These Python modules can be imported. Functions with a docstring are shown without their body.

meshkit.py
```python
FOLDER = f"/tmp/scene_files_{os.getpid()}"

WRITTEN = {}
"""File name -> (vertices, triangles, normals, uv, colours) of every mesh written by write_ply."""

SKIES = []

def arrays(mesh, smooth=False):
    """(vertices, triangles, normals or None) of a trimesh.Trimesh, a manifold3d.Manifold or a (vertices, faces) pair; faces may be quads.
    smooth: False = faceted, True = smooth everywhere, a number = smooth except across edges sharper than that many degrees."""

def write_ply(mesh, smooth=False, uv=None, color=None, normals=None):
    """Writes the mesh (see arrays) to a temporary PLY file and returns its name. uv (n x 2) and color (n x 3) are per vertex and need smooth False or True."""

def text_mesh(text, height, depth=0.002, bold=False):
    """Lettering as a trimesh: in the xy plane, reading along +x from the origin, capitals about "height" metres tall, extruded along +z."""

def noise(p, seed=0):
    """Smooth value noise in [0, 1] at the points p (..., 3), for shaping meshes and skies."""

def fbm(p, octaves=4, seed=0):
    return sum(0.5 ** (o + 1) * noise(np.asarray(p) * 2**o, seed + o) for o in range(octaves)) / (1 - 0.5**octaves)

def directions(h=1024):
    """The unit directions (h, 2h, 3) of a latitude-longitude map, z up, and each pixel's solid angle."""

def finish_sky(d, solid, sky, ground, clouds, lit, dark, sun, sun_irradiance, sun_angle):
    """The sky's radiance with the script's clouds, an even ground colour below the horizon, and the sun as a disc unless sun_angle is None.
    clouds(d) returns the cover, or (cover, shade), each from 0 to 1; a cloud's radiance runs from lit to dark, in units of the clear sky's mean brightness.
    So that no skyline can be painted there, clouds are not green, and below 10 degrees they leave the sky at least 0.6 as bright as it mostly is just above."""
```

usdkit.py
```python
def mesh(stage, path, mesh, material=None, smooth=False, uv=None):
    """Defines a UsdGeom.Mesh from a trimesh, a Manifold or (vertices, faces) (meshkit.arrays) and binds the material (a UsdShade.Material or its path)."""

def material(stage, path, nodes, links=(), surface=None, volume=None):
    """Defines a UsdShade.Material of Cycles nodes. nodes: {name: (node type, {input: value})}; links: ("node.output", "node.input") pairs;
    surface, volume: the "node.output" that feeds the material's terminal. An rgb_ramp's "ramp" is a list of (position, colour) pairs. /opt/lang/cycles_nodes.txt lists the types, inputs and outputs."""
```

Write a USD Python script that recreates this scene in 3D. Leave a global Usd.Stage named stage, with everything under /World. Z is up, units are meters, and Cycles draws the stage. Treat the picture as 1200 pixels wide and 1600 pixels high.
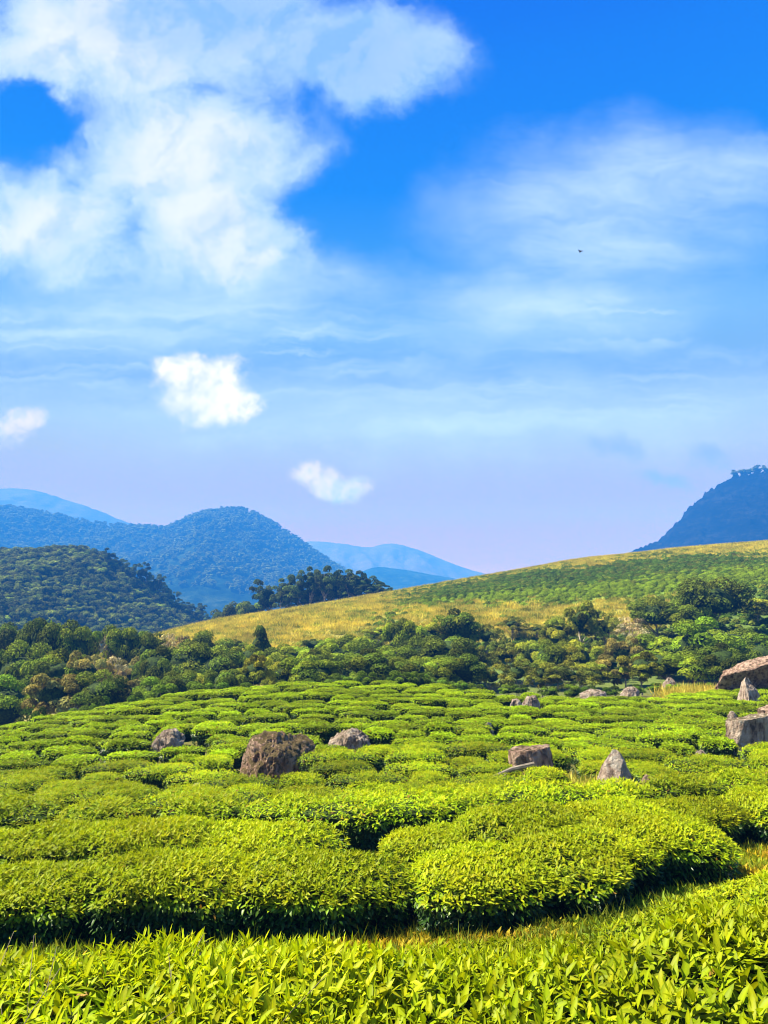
import math, random
import numpy as np, trimesh, usdkit, meshkit
from scipy.interpolate import RBFInterpolator
from pxr import Usd, UsdGeom, UsdLux, UsdShade, Gf, Sdf, Vt

stage = Usd.Stage.CreateInMemory()
UsdGeom.SetStageUpAxis(stage, "Z")
UsdGeom.SetStageMetersPerUnit(stage, 1.0)
UsdGeom.Xform.Define(stage, "/World")
UsdGeom.Scope.Define(stage, "/World/Looks")

# ------------------------------------------------------------------ camera, exposure, sun, sky
PITCH = math.radians(6.4)
FPX = 1164.0                      # focal length in pixels of the 1200 x 1600 photograph
EXPOSURE = 1.9
SUN_INTENSITY = 1.2
SKY_STRENGTH = 0.09
SUN_DIR = np.array([-0.62, 0.10, 0.92]); SUN_DIR /= np.linalg.norm(SUN_DIR)
SUN_EL = math.asin(SUN_DIR[2]); SUN_ROT = math.atan2(SUN_DIR[0], SUN_DIR[1])
HAZE_DENSITY = 5.2e-4
HAZE_COLOR = (0.03, 0.25, 1.0)
HAZE_ABSORB = (0.6, 0.6, 0.6)

cam = UsdGeom.Camera.Define(stage, "/World/camera")
cam.CreateHorizontalApertureAttr(36.0)
cam.CreateVerticalApertureAttr(48.0)
cam.CreateFocalLengthAttr(36.0 * FPX / 1200.0)
cam.CreateClippingRangeAttr(Gf.Vec2f(0.05, 100000.0))
cam.CreateExposureAttr(EXPOSURE)
cam.AddRotateXOp().Set(90.0 + math.degrees(PITCH))

sun = UsdLux.DistantLight.Define(stage, "/World/sun")
sun.CreateIntensityAttr(SUN_INTENSITY)
sun.CreateNormalizeAttr(True) if hasattr(sun, "CreateNormalizeAttr") else None
sun.CreateAngleAttr(0.5)
sun.CreateColorAttr(Gf.Vec3f(1.0, 0.95, 0.86))
_z = Gf.Vec3d(*SUN_DIR.tolist())
_rot = Gf.Rotation(Gf.Vec3d(0, 0, 1), _z)
sun.AddTransformOp().Set(Gf.Matrix4d().SetRotate(_rot))


def pix_dir(u, v):
    """World direction of a pixel of the photograph (unnormalised, forward depth 1)."""
    cp, sp = math.cos(PITCH), math.sin(PITCH)
    a = (np.asarray(u, float) - 600) / FPX
    b = (800 - np.asarray(v, float)) / FPX
    return np.stack(np.broadcast_arrays(a, cp - sp * b, sp + cp * b), -1)


def at(u, v, D):
    """The point on a pixel's ray at forward distance y = D."""
    d = pix_dir(u, v)
    return d * (np.asarray(D, float) / d[..., 1])[..., None]


def to_pix(p):
    p = np.asarray(p, float)
    cp, sp = math.cos(PITCH), math.sin(PITCH)
    depth = p[..., 1] * cp + p[..., 2] * sp
    up = -p[..., 1] * sp + p[..., 2] * cp
    return 600 + FPX * p[..., 0] / depth, 800 - FPX * up / depth


CAL = False
def build_sky():
    N, L = {}, []
    def node(name, kind, **inp):
        N[name] = (kind, inp); return name
    def link(a, b): L.append((a, b))
    node("tc", "texture_coordinate")
    node("sky", "sky_texture", sky_type="single_scattering", sun_disc=False, sun_elevation=SUN_EL, sun_rotation=SUN_ROT,
         air_density=1.0, aerosol_density=0.5, ozone_density=2.0, altitude=1500.0)
    node("sat", "hsv", hue=0.495, saturation=1.5, value=1.0, fac=1.0); link("sky.color", "sat.color")
    # direction -> tangent plane of the view to the north (y), for placing the clouds at their bearings
    node("sep", "separate_xyz"); link("tc.generated", "sep.vector")
    node("ysafe", "math", math_type="maximum", value2=0.08); link("sep.y", "ysafe.value1")
    node("px", "math", math_type="divide"); link("sep.x", "px.value1"); link("ysafe.value", "px.value2")
    node("pz", "math", math_type="divide"); link("sep.z", "pz.value1"); link("ysafe.value", "pz.value2")
    node("P", "combine_xyz", z=0.0); link("px.value", "P.x"); link("pz.value", "P.y")
    node("front", "map_range", range_type="smoothstep", from_min=0.1, from_max=0.3, clamp=True); link("sep.y", "front.value")
    # warp
    node("wn", "noise_texture", scale=5.0, detail=5.0, roughness=0.6); link("P.vector", "wn.vector")
    node("wsub", "vector_math", math_type="subtract", vector2=(0.5, 0.5, 0.5)); link("wn.color", "wsub.vector1")
    node("wscl", "vector_math", math_type="scale", scale=0.16); link("wsub.vector", "wscl.vector1")
    node("W", "vector_math", math_type="add"); link("P.vector", "W.vector1"); link("wscl.vector", "W.vector2")
    node("wn2", "noise_texture", scale=16.0, detail=6.0, roughness=0.6); link("P.vector", "wn2.vector")
    node("wsub2", "vector_math", math_type="subtract", vector2=(0.5, 0.5, 0.5)); link("wn2.color", "wsub2.vector1")
    node("wscl2", "vector_math", math_type="scale", scale=0.05); link("wsub2.vector", "wscl2.vector1")
    node("W2", "vector_math", math_type="add"); link("P.vector", "W2.vector1"); link("wscl2.vector", "W2.vector2")

    def plane(u, v):
        d = pix_dir(u, v); return d[0] / d[1], d[2] / d[1]

    count = [0]
    def blob(u, v, su, sv, rot=0.0, amp=1.0, warp="W", inner=0.0):
        """An elliptical patch: 1 at its middle, 0 at its rim. su, sv in photograph pixels."""
        i = count[0]; count[0] += 1
        cx, cz = plane(u, v)
        # texture-type mapping: inverse transform = rotate(-rot) then divide by the scale
        node(f"m{i}", "mapping", mapping_type="texture", location=(cx, cz, 0), rotation=(0, 0, rot), scale=(su / FPX, sv / FPX, 1))
        link(f"{warp}.vector", f"m{i}.vector")
        node(f"l{i}", "vector_math", math_type="length"); link(f"m{i}.vector", f"l{i}.vector1")
        node(f"b{i}", "map_range", range_type="smoothstep", from_min=1.0, from_max=inner, to_min=0.0, to_max=amp, clamp=True); link(f"l{i}.value", f"b{i}.value")
        return f"b{i}.result"
    def combine(items, how="maximum"):
        cur = items[0]
        for k, it in enumerate(items[1:]):
            nm = f"c{count[0]}"; count[0] += 1
            node(nm, "math", math_type=how); link(cur, nm + ".value1"); link(it, nm + ".value2"); cur = nm + ".value"
        return cur
    def mul(a, b, name):
        node(name, "math", math_type="multiply"); link(a, name + ".value1"); link(b, name + ".value2"); return name + ".value"

    # detail noise shared by the clouds
    node("fn", "noise_texture", scale=6.5, detail=8.0, roughness=0.58, distortion=0.12); link("W.vector", "fn.vector")
    # 1. the large cloud, upper left
    big = [blob(200, 40, 560, 250, 0.0, 1.0), blob(575, 85, 230, 150, -0.2, 1.0), blob(290, 225, 340, 200, 0.2, 1.0), blob(60, 335, 270, 140, 0.15, 1.0),
           blob(335, 340, 250, 140, -0.55, 1.0), blob(400, 395, 130, 70, 0.2, 0.9), blob(390, 220, 150, 130, 0, 0.9), blob(-250, 250, 320, 350, 0, 1.0), blob(100, -250, 900, 300, 0, 0.9), blob(200, 400, 420, 90, 0, 0.55)]
    bigm = combine(big)
    hole = combine([blob(45, 172, 120, 62, -0.2, 1.0, inner=0.3), blob(590, 270, 190, 100, 0.1, 1.0, inner=0.3)])
    node("nohole", "math", math_type="multiply_add", value2=-1.0, value3=1.0); link(hole, "nohole.value1")
    bigm = mul(bigm, "nohole.value", "bigh")
    node("bign", "math", math_type="multiply_add", value2=2.0, value3=-0.80); link("fn.fac", "bign.value1")
    node("bigk", "math", math_type="multiply", use_clamp=True, value2=3.0); link(bigm, "bigk.value1")
    node("bigs", "math", math_type="multiply_add"); link("bign.value", "bigs.value1"); link("bigk.value", "bigs.value2"); link(bigm, "bigs.value3")
    node("bigc", "map_range", range_type="smoothstep", from_min=0.05, from_max=0.82, to_min=0.0, to_max=0.93, clamp=True); link("bigs.value", "bigc.value")
    # light from the left and above: the cloud's own relief, sampled a little towards the sun
    node("wsh", "vector_math", math_type="add", vector2=(-0.022, 0.020, 0)); link("W.vector", "wsh.vector1")
    node("fns", "noise_texture", scale=6.5, detail=5.0, roughness=0.52, distortion=0.12); link("wsh.vector", "fns.vector")
    node("rel", "math", math_type="subtract"); link("fn.fac", "rel.value1"); link("fns.fac", "rel.value2")
    # 2. thin veil, right and middle, and the whitening towards the horizon
    veil = combine([blob(980, 320, 420, 200, 0.1, 0.6, inner=0.2), blob(850, 470, 420, 130, 0.05, 0.55), blob(350, 470, 520, 90, 0.0, 0.55), blob(1150, 250, 300, 90, 0.1, 0.5),
                    blob(150, 520, 420, 110, 0.0, 0.5), blob(700, 650, 900, 130, 0.0, 0.45)])
    node("vst", "mapping", mapping_type="point", scale=(2.2, 9.0, 1)); link("W2.vector", "vst.vector")
    node("vn", "noise_texture", scale=1.6, detail=8.0, roughness=0.62, distortion=0.6); link("vst.vector", "vn.vector")
    node("vnr", "map_range", from_min=0.30, from_max=0.68, to_min=0.5, to_max=1.35, clamp=True); link("vn.fac", "vnr.value")
    veilc = mul(veil, "vnr.result", "veilc")
    # 3. small cumulus
    def cumulus(parts, tag, lo, hi, amp=0.98):
        m = combine(parts)
        node("k" + tag, "noise_texture", scale=24.0, detail=6.0, roughness=0.6); link("P.vector", f"k{tag}.vector")
        node("ka" + tag, "math", math_type="multiply_add", value2=1.5, value3=-0.75); link(f"k{tag}.fac", f"ka{tag}.value1")
        node("kk" + tag, "math", math_type="multiply", use_clamp=True, value2=3.0); link(m, f"kk{tag}.value1")
        node("ks" + tag, "math", math_type="multiply_add"); link(f"ka{tag}.value", f"ks{tag}.value1"); link(f"kk{tag}.value", f"ks{tag}.value2"); link(m, f"ks{tag}.value3")
        node("kc" + tag, "map_range", range_type="smoothstep", from_min=lo, from_max=hi, to_min=0.0, to_max=amp, clamp=True); link(f"ks{tag}.value", f"kc{tag}.value")
        return f"kc{tag}.result"
    c1 = cumulus([blob(285, 588, 85, 62, 0, 1, "W2"), blob(340, 598, 82, 84, 0, 1, "W2"), blob(372, 634, 64, 50, 0, 1, "W2"), blob(320, 642, 95, 44, 0, 1, "W2"), blob(296, 622, 90, 56, 0, 1, "W2"), blob(262, 572, 56, 36, 0, 0.9, "W2")], "a", 0.15, 0.95)
    c1s = cumulus([blob(320, 620, 140, 75, 0, 0.8, "W2")], "d", 0.15, 1.0, 0.45)
    c2 = cumulus([blob(482, 738, 54, 44, 0, 1, "W2"), blob(545, 766, 58, 38, 0, 1, "W2"), blob(510, 755, 58, 42, 0, 1, "W2")], "b", 0.15, 0.95, 0.9)
    c3 = cumulus([blob(38, 650, 54, 34, 0, 1, "W2"), blob(0, 668, 90, 44, 0, 1, "W2")], "c", 0.15, 0.95, 0.75)
    grey = cumulus([blob(960, 700, 100, 34, -0.25, 0.8, "W2"), blob(1105, 715, 60, 40, -0.4, 0.8, "W2"), blob(1040, 745, 90, 22, -0.2, 0.7, "W2")], "e", 0.1, 0.9, 0.75)
    # the rest of the sky: broken cloud like that in view
    node("rn", "noise_texture", scale=2.2, detail=7.0, roughness=0.6); link("tc.generated", "rn.vector")
    node("rc", "map_range", range_type="smoothstep", from_min=0.5, from_max=0.68, to_min=0.0, to_max=0.75, clamp=True); link("rn.fac", "rc.value")
    node("nf", "math", math_type="subtract", value1=1.0); link("front.result", "nf.value2")
    rest = mul("rc.result", "nf.value", "restc")
    # horizon whitening
    node("hz", "map_range", range_type="linear", from_min=-0.02, from_max=0.78, to_min=0.0, to_max=1.0, clamp=True); link("sep.z", "hz.value")
    node("hzf", "map_range", range_type="smoothstep", from_min=0.62, from_max=0.95, to_min=0.97, to_max=0.0, clamp=True); link("sep.z", "hzf.value")
    cur = "sat.color"
    node("hcol", "rgb_ramp", ramp=SKY_RAMP); link("hz.result", "hcol.fac")
    def over(fac, color, name, gate=True):
        nonlocal cur
        if CAL and name != "o0":
            fac = "zero.value"; node("zero", "value", value=0.0); gate = False
        if gate:
            fac = mul(fac, "front.result", name + "g")
        node(name, "mix", mix_type="mix", color2=color if color is not None else (0, 0, 0)); link(fac, name + ".fac"); link(cur, name + ".color1")
        cur = name + ".color"
    over("hzf.result", None, "o0", False); link("hcol.color", "o0.color2")
    over("veilc.value", VEIL, "o1")
    streak = combine([blob(300, 545, 700, 150, 0.0, 0.75), blob(900, 610, 600, 110, -0.03, 0.7), blob(1000, 480, 420, 80, 0.05, 0.6), blob(600, 665, 900, 60, 0.0, 0.6)])
    node("sst", "mapping", mapping_type="point", scale=(1.3, 17.0, 1)); link("W2.vector", "sst.vector")
    node("sn", "noise_texture", scale=2.0, detail=7.0, roughness=0.6, distortion=0.4); link("sst.vector", "sn.vector")
    node("snr", "map_range", range_type="smoothstep", from_min=0.46, from_max=0.68, to_min=0.0, to_max=0.9, clamp=True); link("sn.fac", "snr.value")
    over(mul(streak, "snr.result", "streakc"), VEIL, "o1b")
    # large cloud colour: white where thick and low, blue-grey in the upper middle
    node("bw", "noise_texture", scale=3.0, detail=5.0, roughness=0.55); link("W.vector", "bw.vector")
    grey_at = combine([blob(560, 100, 330, 220, -0.2, 1.0), blob(360, 10, 360, 150, 0.0, 1.0)])
    node("thick", "map_range", range_type="smoothstep", from_min=0.55, from_max=1.35, to_min=0.0, to_max=1.0, clamp=True); link("bigs.value", "thick.value")
    node("core", "mix", mix_type="mix", color1=CLOUD_THIN, color2=CLOUD_WHITE); link("thick.result", "core.fac")
    node("relr", "map_range", from_min=0.02, from_max=-0.16, to_min=0.0, to_max=0.55, clamp=True); link("rel.value", "relr.value")
    node("bwm", "math", math_type="multiply_add", use_clamp=True, value2=0.85); link(grey_at, "bwm.value1"); link("relr.result", "bwm.value3")
    node("bcol", "mix", mix_type="mix", color2=CLOUD_GREY); link("core.color", "bcol.color1"); link("bwm.value", "bcol.fac")
    over("bigc.result", None, "o2"); link("bcol.color", "o2.color2")
    over(c1s, CLOUD_GREY, "o3"); node("cs", "noise_texture", scale=15.0, detail=5.0, roughness=0.55); link("W2.vector", "cs.vector")
    lowleft = combine([blob(262, 645, 105, 60, 0.0, 1.0, "W2"), blob(330, 672, 130, 26, 0.0, 0.8, "W2"), blob(520, 785, 110, 26, 0, 0.8, "W2"), blob(10, 690, 110, 26, 0, 0.8, "W2")])
    node("csm", "math", math_type="multiply_add", use_clamp=True, value2=0.6); link(lowleft, "csm.value1")
    node("csh", "vector_math", math_type="add", vector2=(-0.008, 0.009, 0)); link("W2.vector", "csh.vector1")
    node("cs2", "noise_texture", scale=15.0, detail=4.0, roughness=0.5); link("csh.vector", "cs2.vector")
    node("csd", "math", math_type="subtract"); link("cs.fac", "csd.value1"); link("cs2.fac", "csd.value2")
    node("csr", "map_range", from_min=0.02, from_max=-0.10, to_min=0.0, to_max=0.65, clamp=True); link("csd.value", "csr.value"); link("csr.result", "csm.value3")
    node("ccol", "mix", mix_type="mix", color1=CLOUD_CUMULUS, color2=CLOUD_HOLLOW); link("csm.value", "ccol.fac")
    over(c1, None, "o4"); link("ccol.color", "o4.color2"); node("scol", "mix", mix_type="mix", color1=CLOUD_SOFT, color2=CLOUD_HOLLOW); link("csm.value", "scol.fac")
    over(c2, None, "o5"); link("scol.color", "o5.color2"); over(c3, None, "o6"); link("scol.color", "o6.color2"); over(grey, CLOUD_LOW, "o7")
    over(rest, CLOUD_REST, "o8", False)
    node("bg", "background_shader", strength=SKY_STRENGTH); link(cur, "bg.color")
    return usdkit.material(stage, "/World/Looks/sky", N, L, surface="bg.background")

# radiances before SKY_STRENGTH
K = 0.5 / SKY_STRENGTH
def rad(r, g, b, k=1.0):
    """A cloud or air radiance that shows as this display colour."""
    f = lambda c: ((c / 255 + 0.055) / 1.055) ** 2.4 if c > 10 else c / 255 / 12.92
    return tuple(f(c) * k * 2.0 ** -EXPOSURE / SKY_STRENGTH for c in (r, g, b))
# radiance of the air and high cloud beyond the haze, by sine of the elevation
SKY_TABLE = [(-0.02, (1.2099, 0.5308, 0.0)), (0.0005, (1.2099, 0.5308, 0.0)), (0.0431, (0.7455, 0.2865, 0.0)), (0.0858, (0.6856, 0.211, 0.0)), (0.1285, (0.5677, 0.2847, 0.0)), (0.1793, (0.5118, 0.4174, 0.0)), (0.2211, (0.4498, 0.5102, 0.3129)), (0.2781, (0.236, 0.3566, 0.4902)), (0.3408, (0.1988, 0.3996, 0.623)), (0.4144, (0.0478, 0.2486, 0.695)), (0.4946, (0.0, 0.1712, 0.7701)), (0.5544, (0.0, 0.1478, 0.7717)), (0.6077, (0.0, 0.1294, 0.7624)), (0.6503, (0.0, 0.096, 0.75)), (0.8, (0.0, 0.096, 0.75))]
SKY_RAMP = [((s + 0.02) / 0.8, tuple(c * 2.0 ** -EXPOSURE / SKY_STRENGTH for c in col)) for s, col in SKY_TABLE]
VEIL = rad(205, 226, 255, 1.25)
CLOUD_WHITE = rad(250, 253, 255, 1.05)
CLOUD_THIN = rad(204, 231, 254)
CLOUD_GREY = rad(150, 194, 249)
def raw(r, g, b):
    return tuple(c * 2.0 ** -EXPOSURE / SKY_STRENGTH for c in (r, g, b))
CLOUD_CUMULUS = raw(1.30, 1.22, 1.25)
CLOUD_SOFT = raw(1.20, 1.0, 1.2)
CLOUD_HOLLOW = raw(0.62, 0.72, 1.1)
CLOUD_LOW = raw(0.34, 0.36, 0.50)
CLOUD_REST = rad(235, 240, 250)
dome = UsdLux.DomeLight.Define(stage, "/World/sky")
UsdShade.MaterialBindingAPI.Apply(dome.GetPrim()).Bind(build_sky())
dome.GetPrim().SetCustomDataByKey("kind", "structure")

# ------------------------------------------------------------------ helpers
W = "/World/"
used_names = {}
def numbered(name, parent="/World"):
    k = used_names.get((parent, name), 0); used_names[(parent, name)] = k + 1
    return name if k == 0 else f"{name}_{k:03d}"
def tag(prim, label=None, category=None, group=None, kind=None):
    for k, v in (("label", label), ("category", category), ("group", group), ("kind", kind)):
        if v: prim.SetCustomDataByKey(k, v)
    return prim
def thing(name, label, category, loc=(0, 0, 0), rotz=0.0, scale=(1, 1, 1), group=None, ref=None):
    x = UsdGeom.Xform.Define(stage, W + numbered(name))
    x.AddTranslateOp().Set(Gf.Vec3d(*map(float, loc))); x.AddRotateZOp().Set(math.degrees(rotz)); x.AddScaleOp().Set(Gf.Vec3f(*map(float, scale)))
    p = x.GetPrim(); tag(p, label, category, group)
    if ref is not None:
        p.GetReferences().AddInternalReference(ref); p.SetInstanceable(True)
    return p
def part(name, mesh, mat, parent="/World", tint=None, smooth=False, kind=None):
    parent = str(parent.GetPath()) if hasattr(parent, "GetPath") else parent
    m = usdkit.mesh(stage, f"{parent}/{numbered(name, parent)}", mesh, mat, smooth=smooth)
    if tint is not None:
        UsdGeom.PrimvarsAPI(m).CreatePrimvar("tint", Sdf.ValueTypeNames.Color3fArray, "vertex").Set(Vt.Vec3fArray.FromNumpy(np.asarray(tint, np.float32)))
    if kind: tag(m.GetPrim(), kind=kind)
    return m.GetPrim()
def grid_faces(n, m):
    i = np.arange(n * m).reshape(n, m)
    a, b, c, d = i[:-1, :-1], i[1:, :-1], i[1:, 1:], i[:-1, 1:]
    return np.concatenate([np.stack([a, b, c], -1).reshape(-1, 3), np.stack([a, c, d], -1).reshape(-1, 3)])
def fbm2(x, y, s, octaves=4, seed=0):
    return meshkit.fbm(np.stack([np.asarray(x) * s, np.asarray(y) * s, np.zeros_like(np.asarray(x, float)) + 3.7], -1), octaves, seed) - 0.5
mat = lambda name, nodes, links, surface="p.BSDF": usdkit.material(stage, "/World/Looks/" + name, nodes, links, surface=surface)

# ------------------------------------------------------------------ the lie of the land
COLS = np.array([-300, 0, 300, 600, 900, 1200, 1500.0])
GROUND = [
    (0.8, [-1.95] * 4 + [-1.9, -1.85, -1.8]),
    (3.0, [-2.08, -2.08, -2.08, -2.06, -2.02, -1.95, -1.85]),
    (5.0, [-2.80, -2.78, -2.76, -2.74, -2.62, -2.40, -2.2]),
    (7.0, [-3.25, -3.22, -3.2, -3.15, -3.0, -2.8, -2.6]),
    (9.0, [-3.68, -3.60, -3.55, -3.50, -3.38, -3.22, -3.1]),
    (11.0, [-3.95, -3.86, -3.78, -3.72, -3.6, -3.48, -3.35]),
    (14, [-4.5, -4.3, -4.2, -4.14, -4.08, -3.98, -3.9]),
    (20, [-5.7, -5.1, -4.8, -4.65, -4.65, -4.55, -4.45]),
    (28, [-7.4, -5.7, -5.1, -4.9, -5.2, -5.05, -4.9]),
    (34, [-8.8, -6.4, -5.25, -4.95, -5.55, -5.3, -5.1]),
    (39, [-10.0, -7.4, -5.4, -4.95, -5.8, -5.45, -5.2]),
    (46, [-12.0, -9.8, -6.5, -5.7, -6.3, -5.75, -5.5]),
    (54, [-13.5, -11.6, -8.2, -7.0, -7.1, -6.5, -6.1]),
    (66, [-13.5, -12, -10, -9.4, -9.0, -8.0, -7.4]),
    (82, [-15.5, -13.6, -11.2, -10.2, -8.8, -7.2, -6.2]),
    (97, [-17.5, -15, -9.6, -7.8, -4.8, -2.4, -1.0]),
    (110, [-19, -16, -6.6, -4.3, -1.6, 2.2, 4.0]),
    (150, [-24, -19, -5.3, -0.7, 3.6, 7.2, 9.2]),
    (180, [-28, -23, -9.5, 0.6, 8.2, 11.6, 13.6]),
    (222, [-32, -27, -16, -5, 9.8, 15.6, 18.2]),
    (270, [-36, -31, -22, -13, 3.0, 10.5, 14]),
    (340, [-40, -36, -30, -24, -12, -3, 2]),
    (480, [-44, -42, -40, -38, -34, -28, -24]),
]
_pts, _val = [], []
for D_, zs in GROUND:
    for u_, z_ in zip(COLS, zs):
        _pts.append((u_ / 300.0, 5.0 * math.log(D_ + 2.0))); _val.append(z_)
_rbf = RBFInterpolator(np.array(_pts), np.array(_val), kernel="linear", smoothing=0.004)
_gu = np.linspace(-300, 1500, 181); _gl = np.linspace(math.log(2.8), math.log(482), 320)
_gg = _rbf(np.stack(np.meshgrid(_gu / 300.0, 5.0 * _gl, indexing="ij"), -1).reshape(-1, 2)).reshape(181, 320)
from scipy.ndimage import gaussian_filter, map_coordinates
_gg = gaussian_filter(_gg, (4, 3), mode="nearest")
BASE = -45.0
def ground_z(x, y):
    x, y = np.broadcast_arrays(np.asarray(x, float), np.asarray(y, float))
    shape = x.shape
    if not shape:
        return ground_z(x[None], y[None])[0]
    yc = np.clip(y, 0.8, 480.0)
    depth = np.maximum(yc, 0.8)
    u = np.clip(600 + FPX * x / depth, -300, 1500)
    # close to the eye the columns are narrow: ease across with the plain distance
    ca = (u + 300) / 10.0
    cb = (np.log(yc + 2) - _gl[0]) / (_gl[1] - _gl[0])
    z = map_coordinates(_gg, [ca, cb], order=1, mode="nearest")
    far = np.clip((np.hypot(x, y) - 420) / 400, 0, 1); far = far * far * (3 - 2 * far)
    z = z * (1 - far) + BASE * far
    back = np.clip(-y, 0, 60)
    z = z + 0.12 * back * (y < 0)
    r = np.hypot(x, y)
    z = z + 0.10 * fbm2(x, y, 0.7, 3, 5) * np.clip((r - 2) / 6, 0, 1) + 1.1 * fbm2(x, y, 0.045, 3, 9) * np.clip((r - 60) / 60, 0, 1)
    return z
def ground_at(u, v, lo=1.5, hi=400.0):
    """First point of the ground on a pixel's ray."""
    D = np.geomspace(lo, hi, 1500)
    p = at(u, v, D)
    below = np.nonzero(p[:, 2] <= ground_z(p[:, 0], p[:, 1]))[0]
    return p[below[0]] if len(below) else None
def x_at(u, D, z=-4.0):
    """x of a pixel column at forward distance D (the height hardly matters)."""
    cp, sp = math.cos(PITCH), math.sin(PITCH)
    return (u - 600) / FPX * (D * cp + z * sp)

# ground sheet: rings round the viewer's foot, out past the horizon
ang = np.concatenate([np.linspace(-42, 42, 420), np.linspace(42, 318, 90)[1:-1]]) * math.pi / 180
rad_ = np.concatenate([[0.02], np.geomspace(0.6, 420, 330), np.geomspace(430, 40000, 40)])
A_, R_ = np.meshgrid(ang, rad_, indexing="ij")
A_ = np.vstack([A_, A_[:1]]); R_ = np.vstack([R_, R_[:1]])
gx, gy = R_ * np.sin(A_), R_ * np.cos(A_)
gz = ground_z(gx, gy)
gv = np.stack([gx, gy, gz], -1)
def srgb(r, g, b):
    f = lambda c: ((c / 255 + 0.055) / 1.055) ** 2.4 if c > 10 else c / 255 / 12.92
    return np.array([f(r), f(g), f(b)])
SOIL = np.array([0.05, 0.042, 0.018]); WEED = np.array([0.16, 0.17, 0.012]); DRY = np.array([0.24, 0.215, 0.045]); HILLGREEN = np.array([0.065, 0.105, 0.014]); LIME = np.array([0.12, 0.19, 0.012])
def sstep(x, a, b):
    t = np.clip((x - a) / (b - a), 0, 1); return t * t * (3 - 2 * t)
def hill_zones(x, y):
    """How much of dry grass, dark tea green and light green grows at a place of the far slope (0..1 each)."""
    z = ground_z(x, y)
    u, v = to_pix(np.stack([x, np.maximum(y, 1.0), z], -1))
    n = fbm2(x, y, 0.03, 4, 21); n2 = fbm2(x, y, 0.09, 3, 22)
    u = u + 160 * n; v = v + 26 * n2
    dry = 1 - sstep(u, 520, 640)
    dry = np.maximum(dry, (1 - sstep(np.abs(v - (980 - 0.03 * (u - 600))), 14, 40)) * sstep(u, 560, 680) * (1 - sstep(u, 960, 1080)) * 0.75)
    rim = np.interp(u, [300, 600, 740, 1000, 1100, 1200], [972, 925, 895, 857, 851, 850])
    dry = np.maximum(dry, (1 - sstep(v - rim, 3, 12 + 12 * (u > 850))) * (0.35 + 0.4 * (u > 880)))
    lime = (1 - sstep(np.abs(v - np.interp(u, [560, 760, 900, 1200], [966, 945, 932, 905])), 8, 26)) * sstep(u, 470, 560) * (1 - dry)
    return np.clip(dry, 0, 1), np.clip(lime, 0, 1)
dry_, lime_ = hill_zones(gx, gy)
far_ = sstep(np.hypot(gx, gy), 55, 95)[..., None]
near_n = (fbm2(gx, gy, 0.8, 4, 3) + 0.5)[..., None]
near_c = SOIL * (1 - near_n) + (0.5 * SOIL + 0.5 * WEED) * near_n
hill_c = HILLGREEN * (1 - lime_[..., None]) + LIME * lime_[..., None]
hill_c = hill_c * (1 - dry_[..., None]) + DRY * dry_[..., None]
veryfar = sstep(np.hypot(gx, gy), 300, 500)[..., None]
gcol = (near_c * (1 - far_) + hill_c * far_) * (1 - veryfar) + np.array([0.03, 0.055, 0.02]) * veryfar
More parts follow.
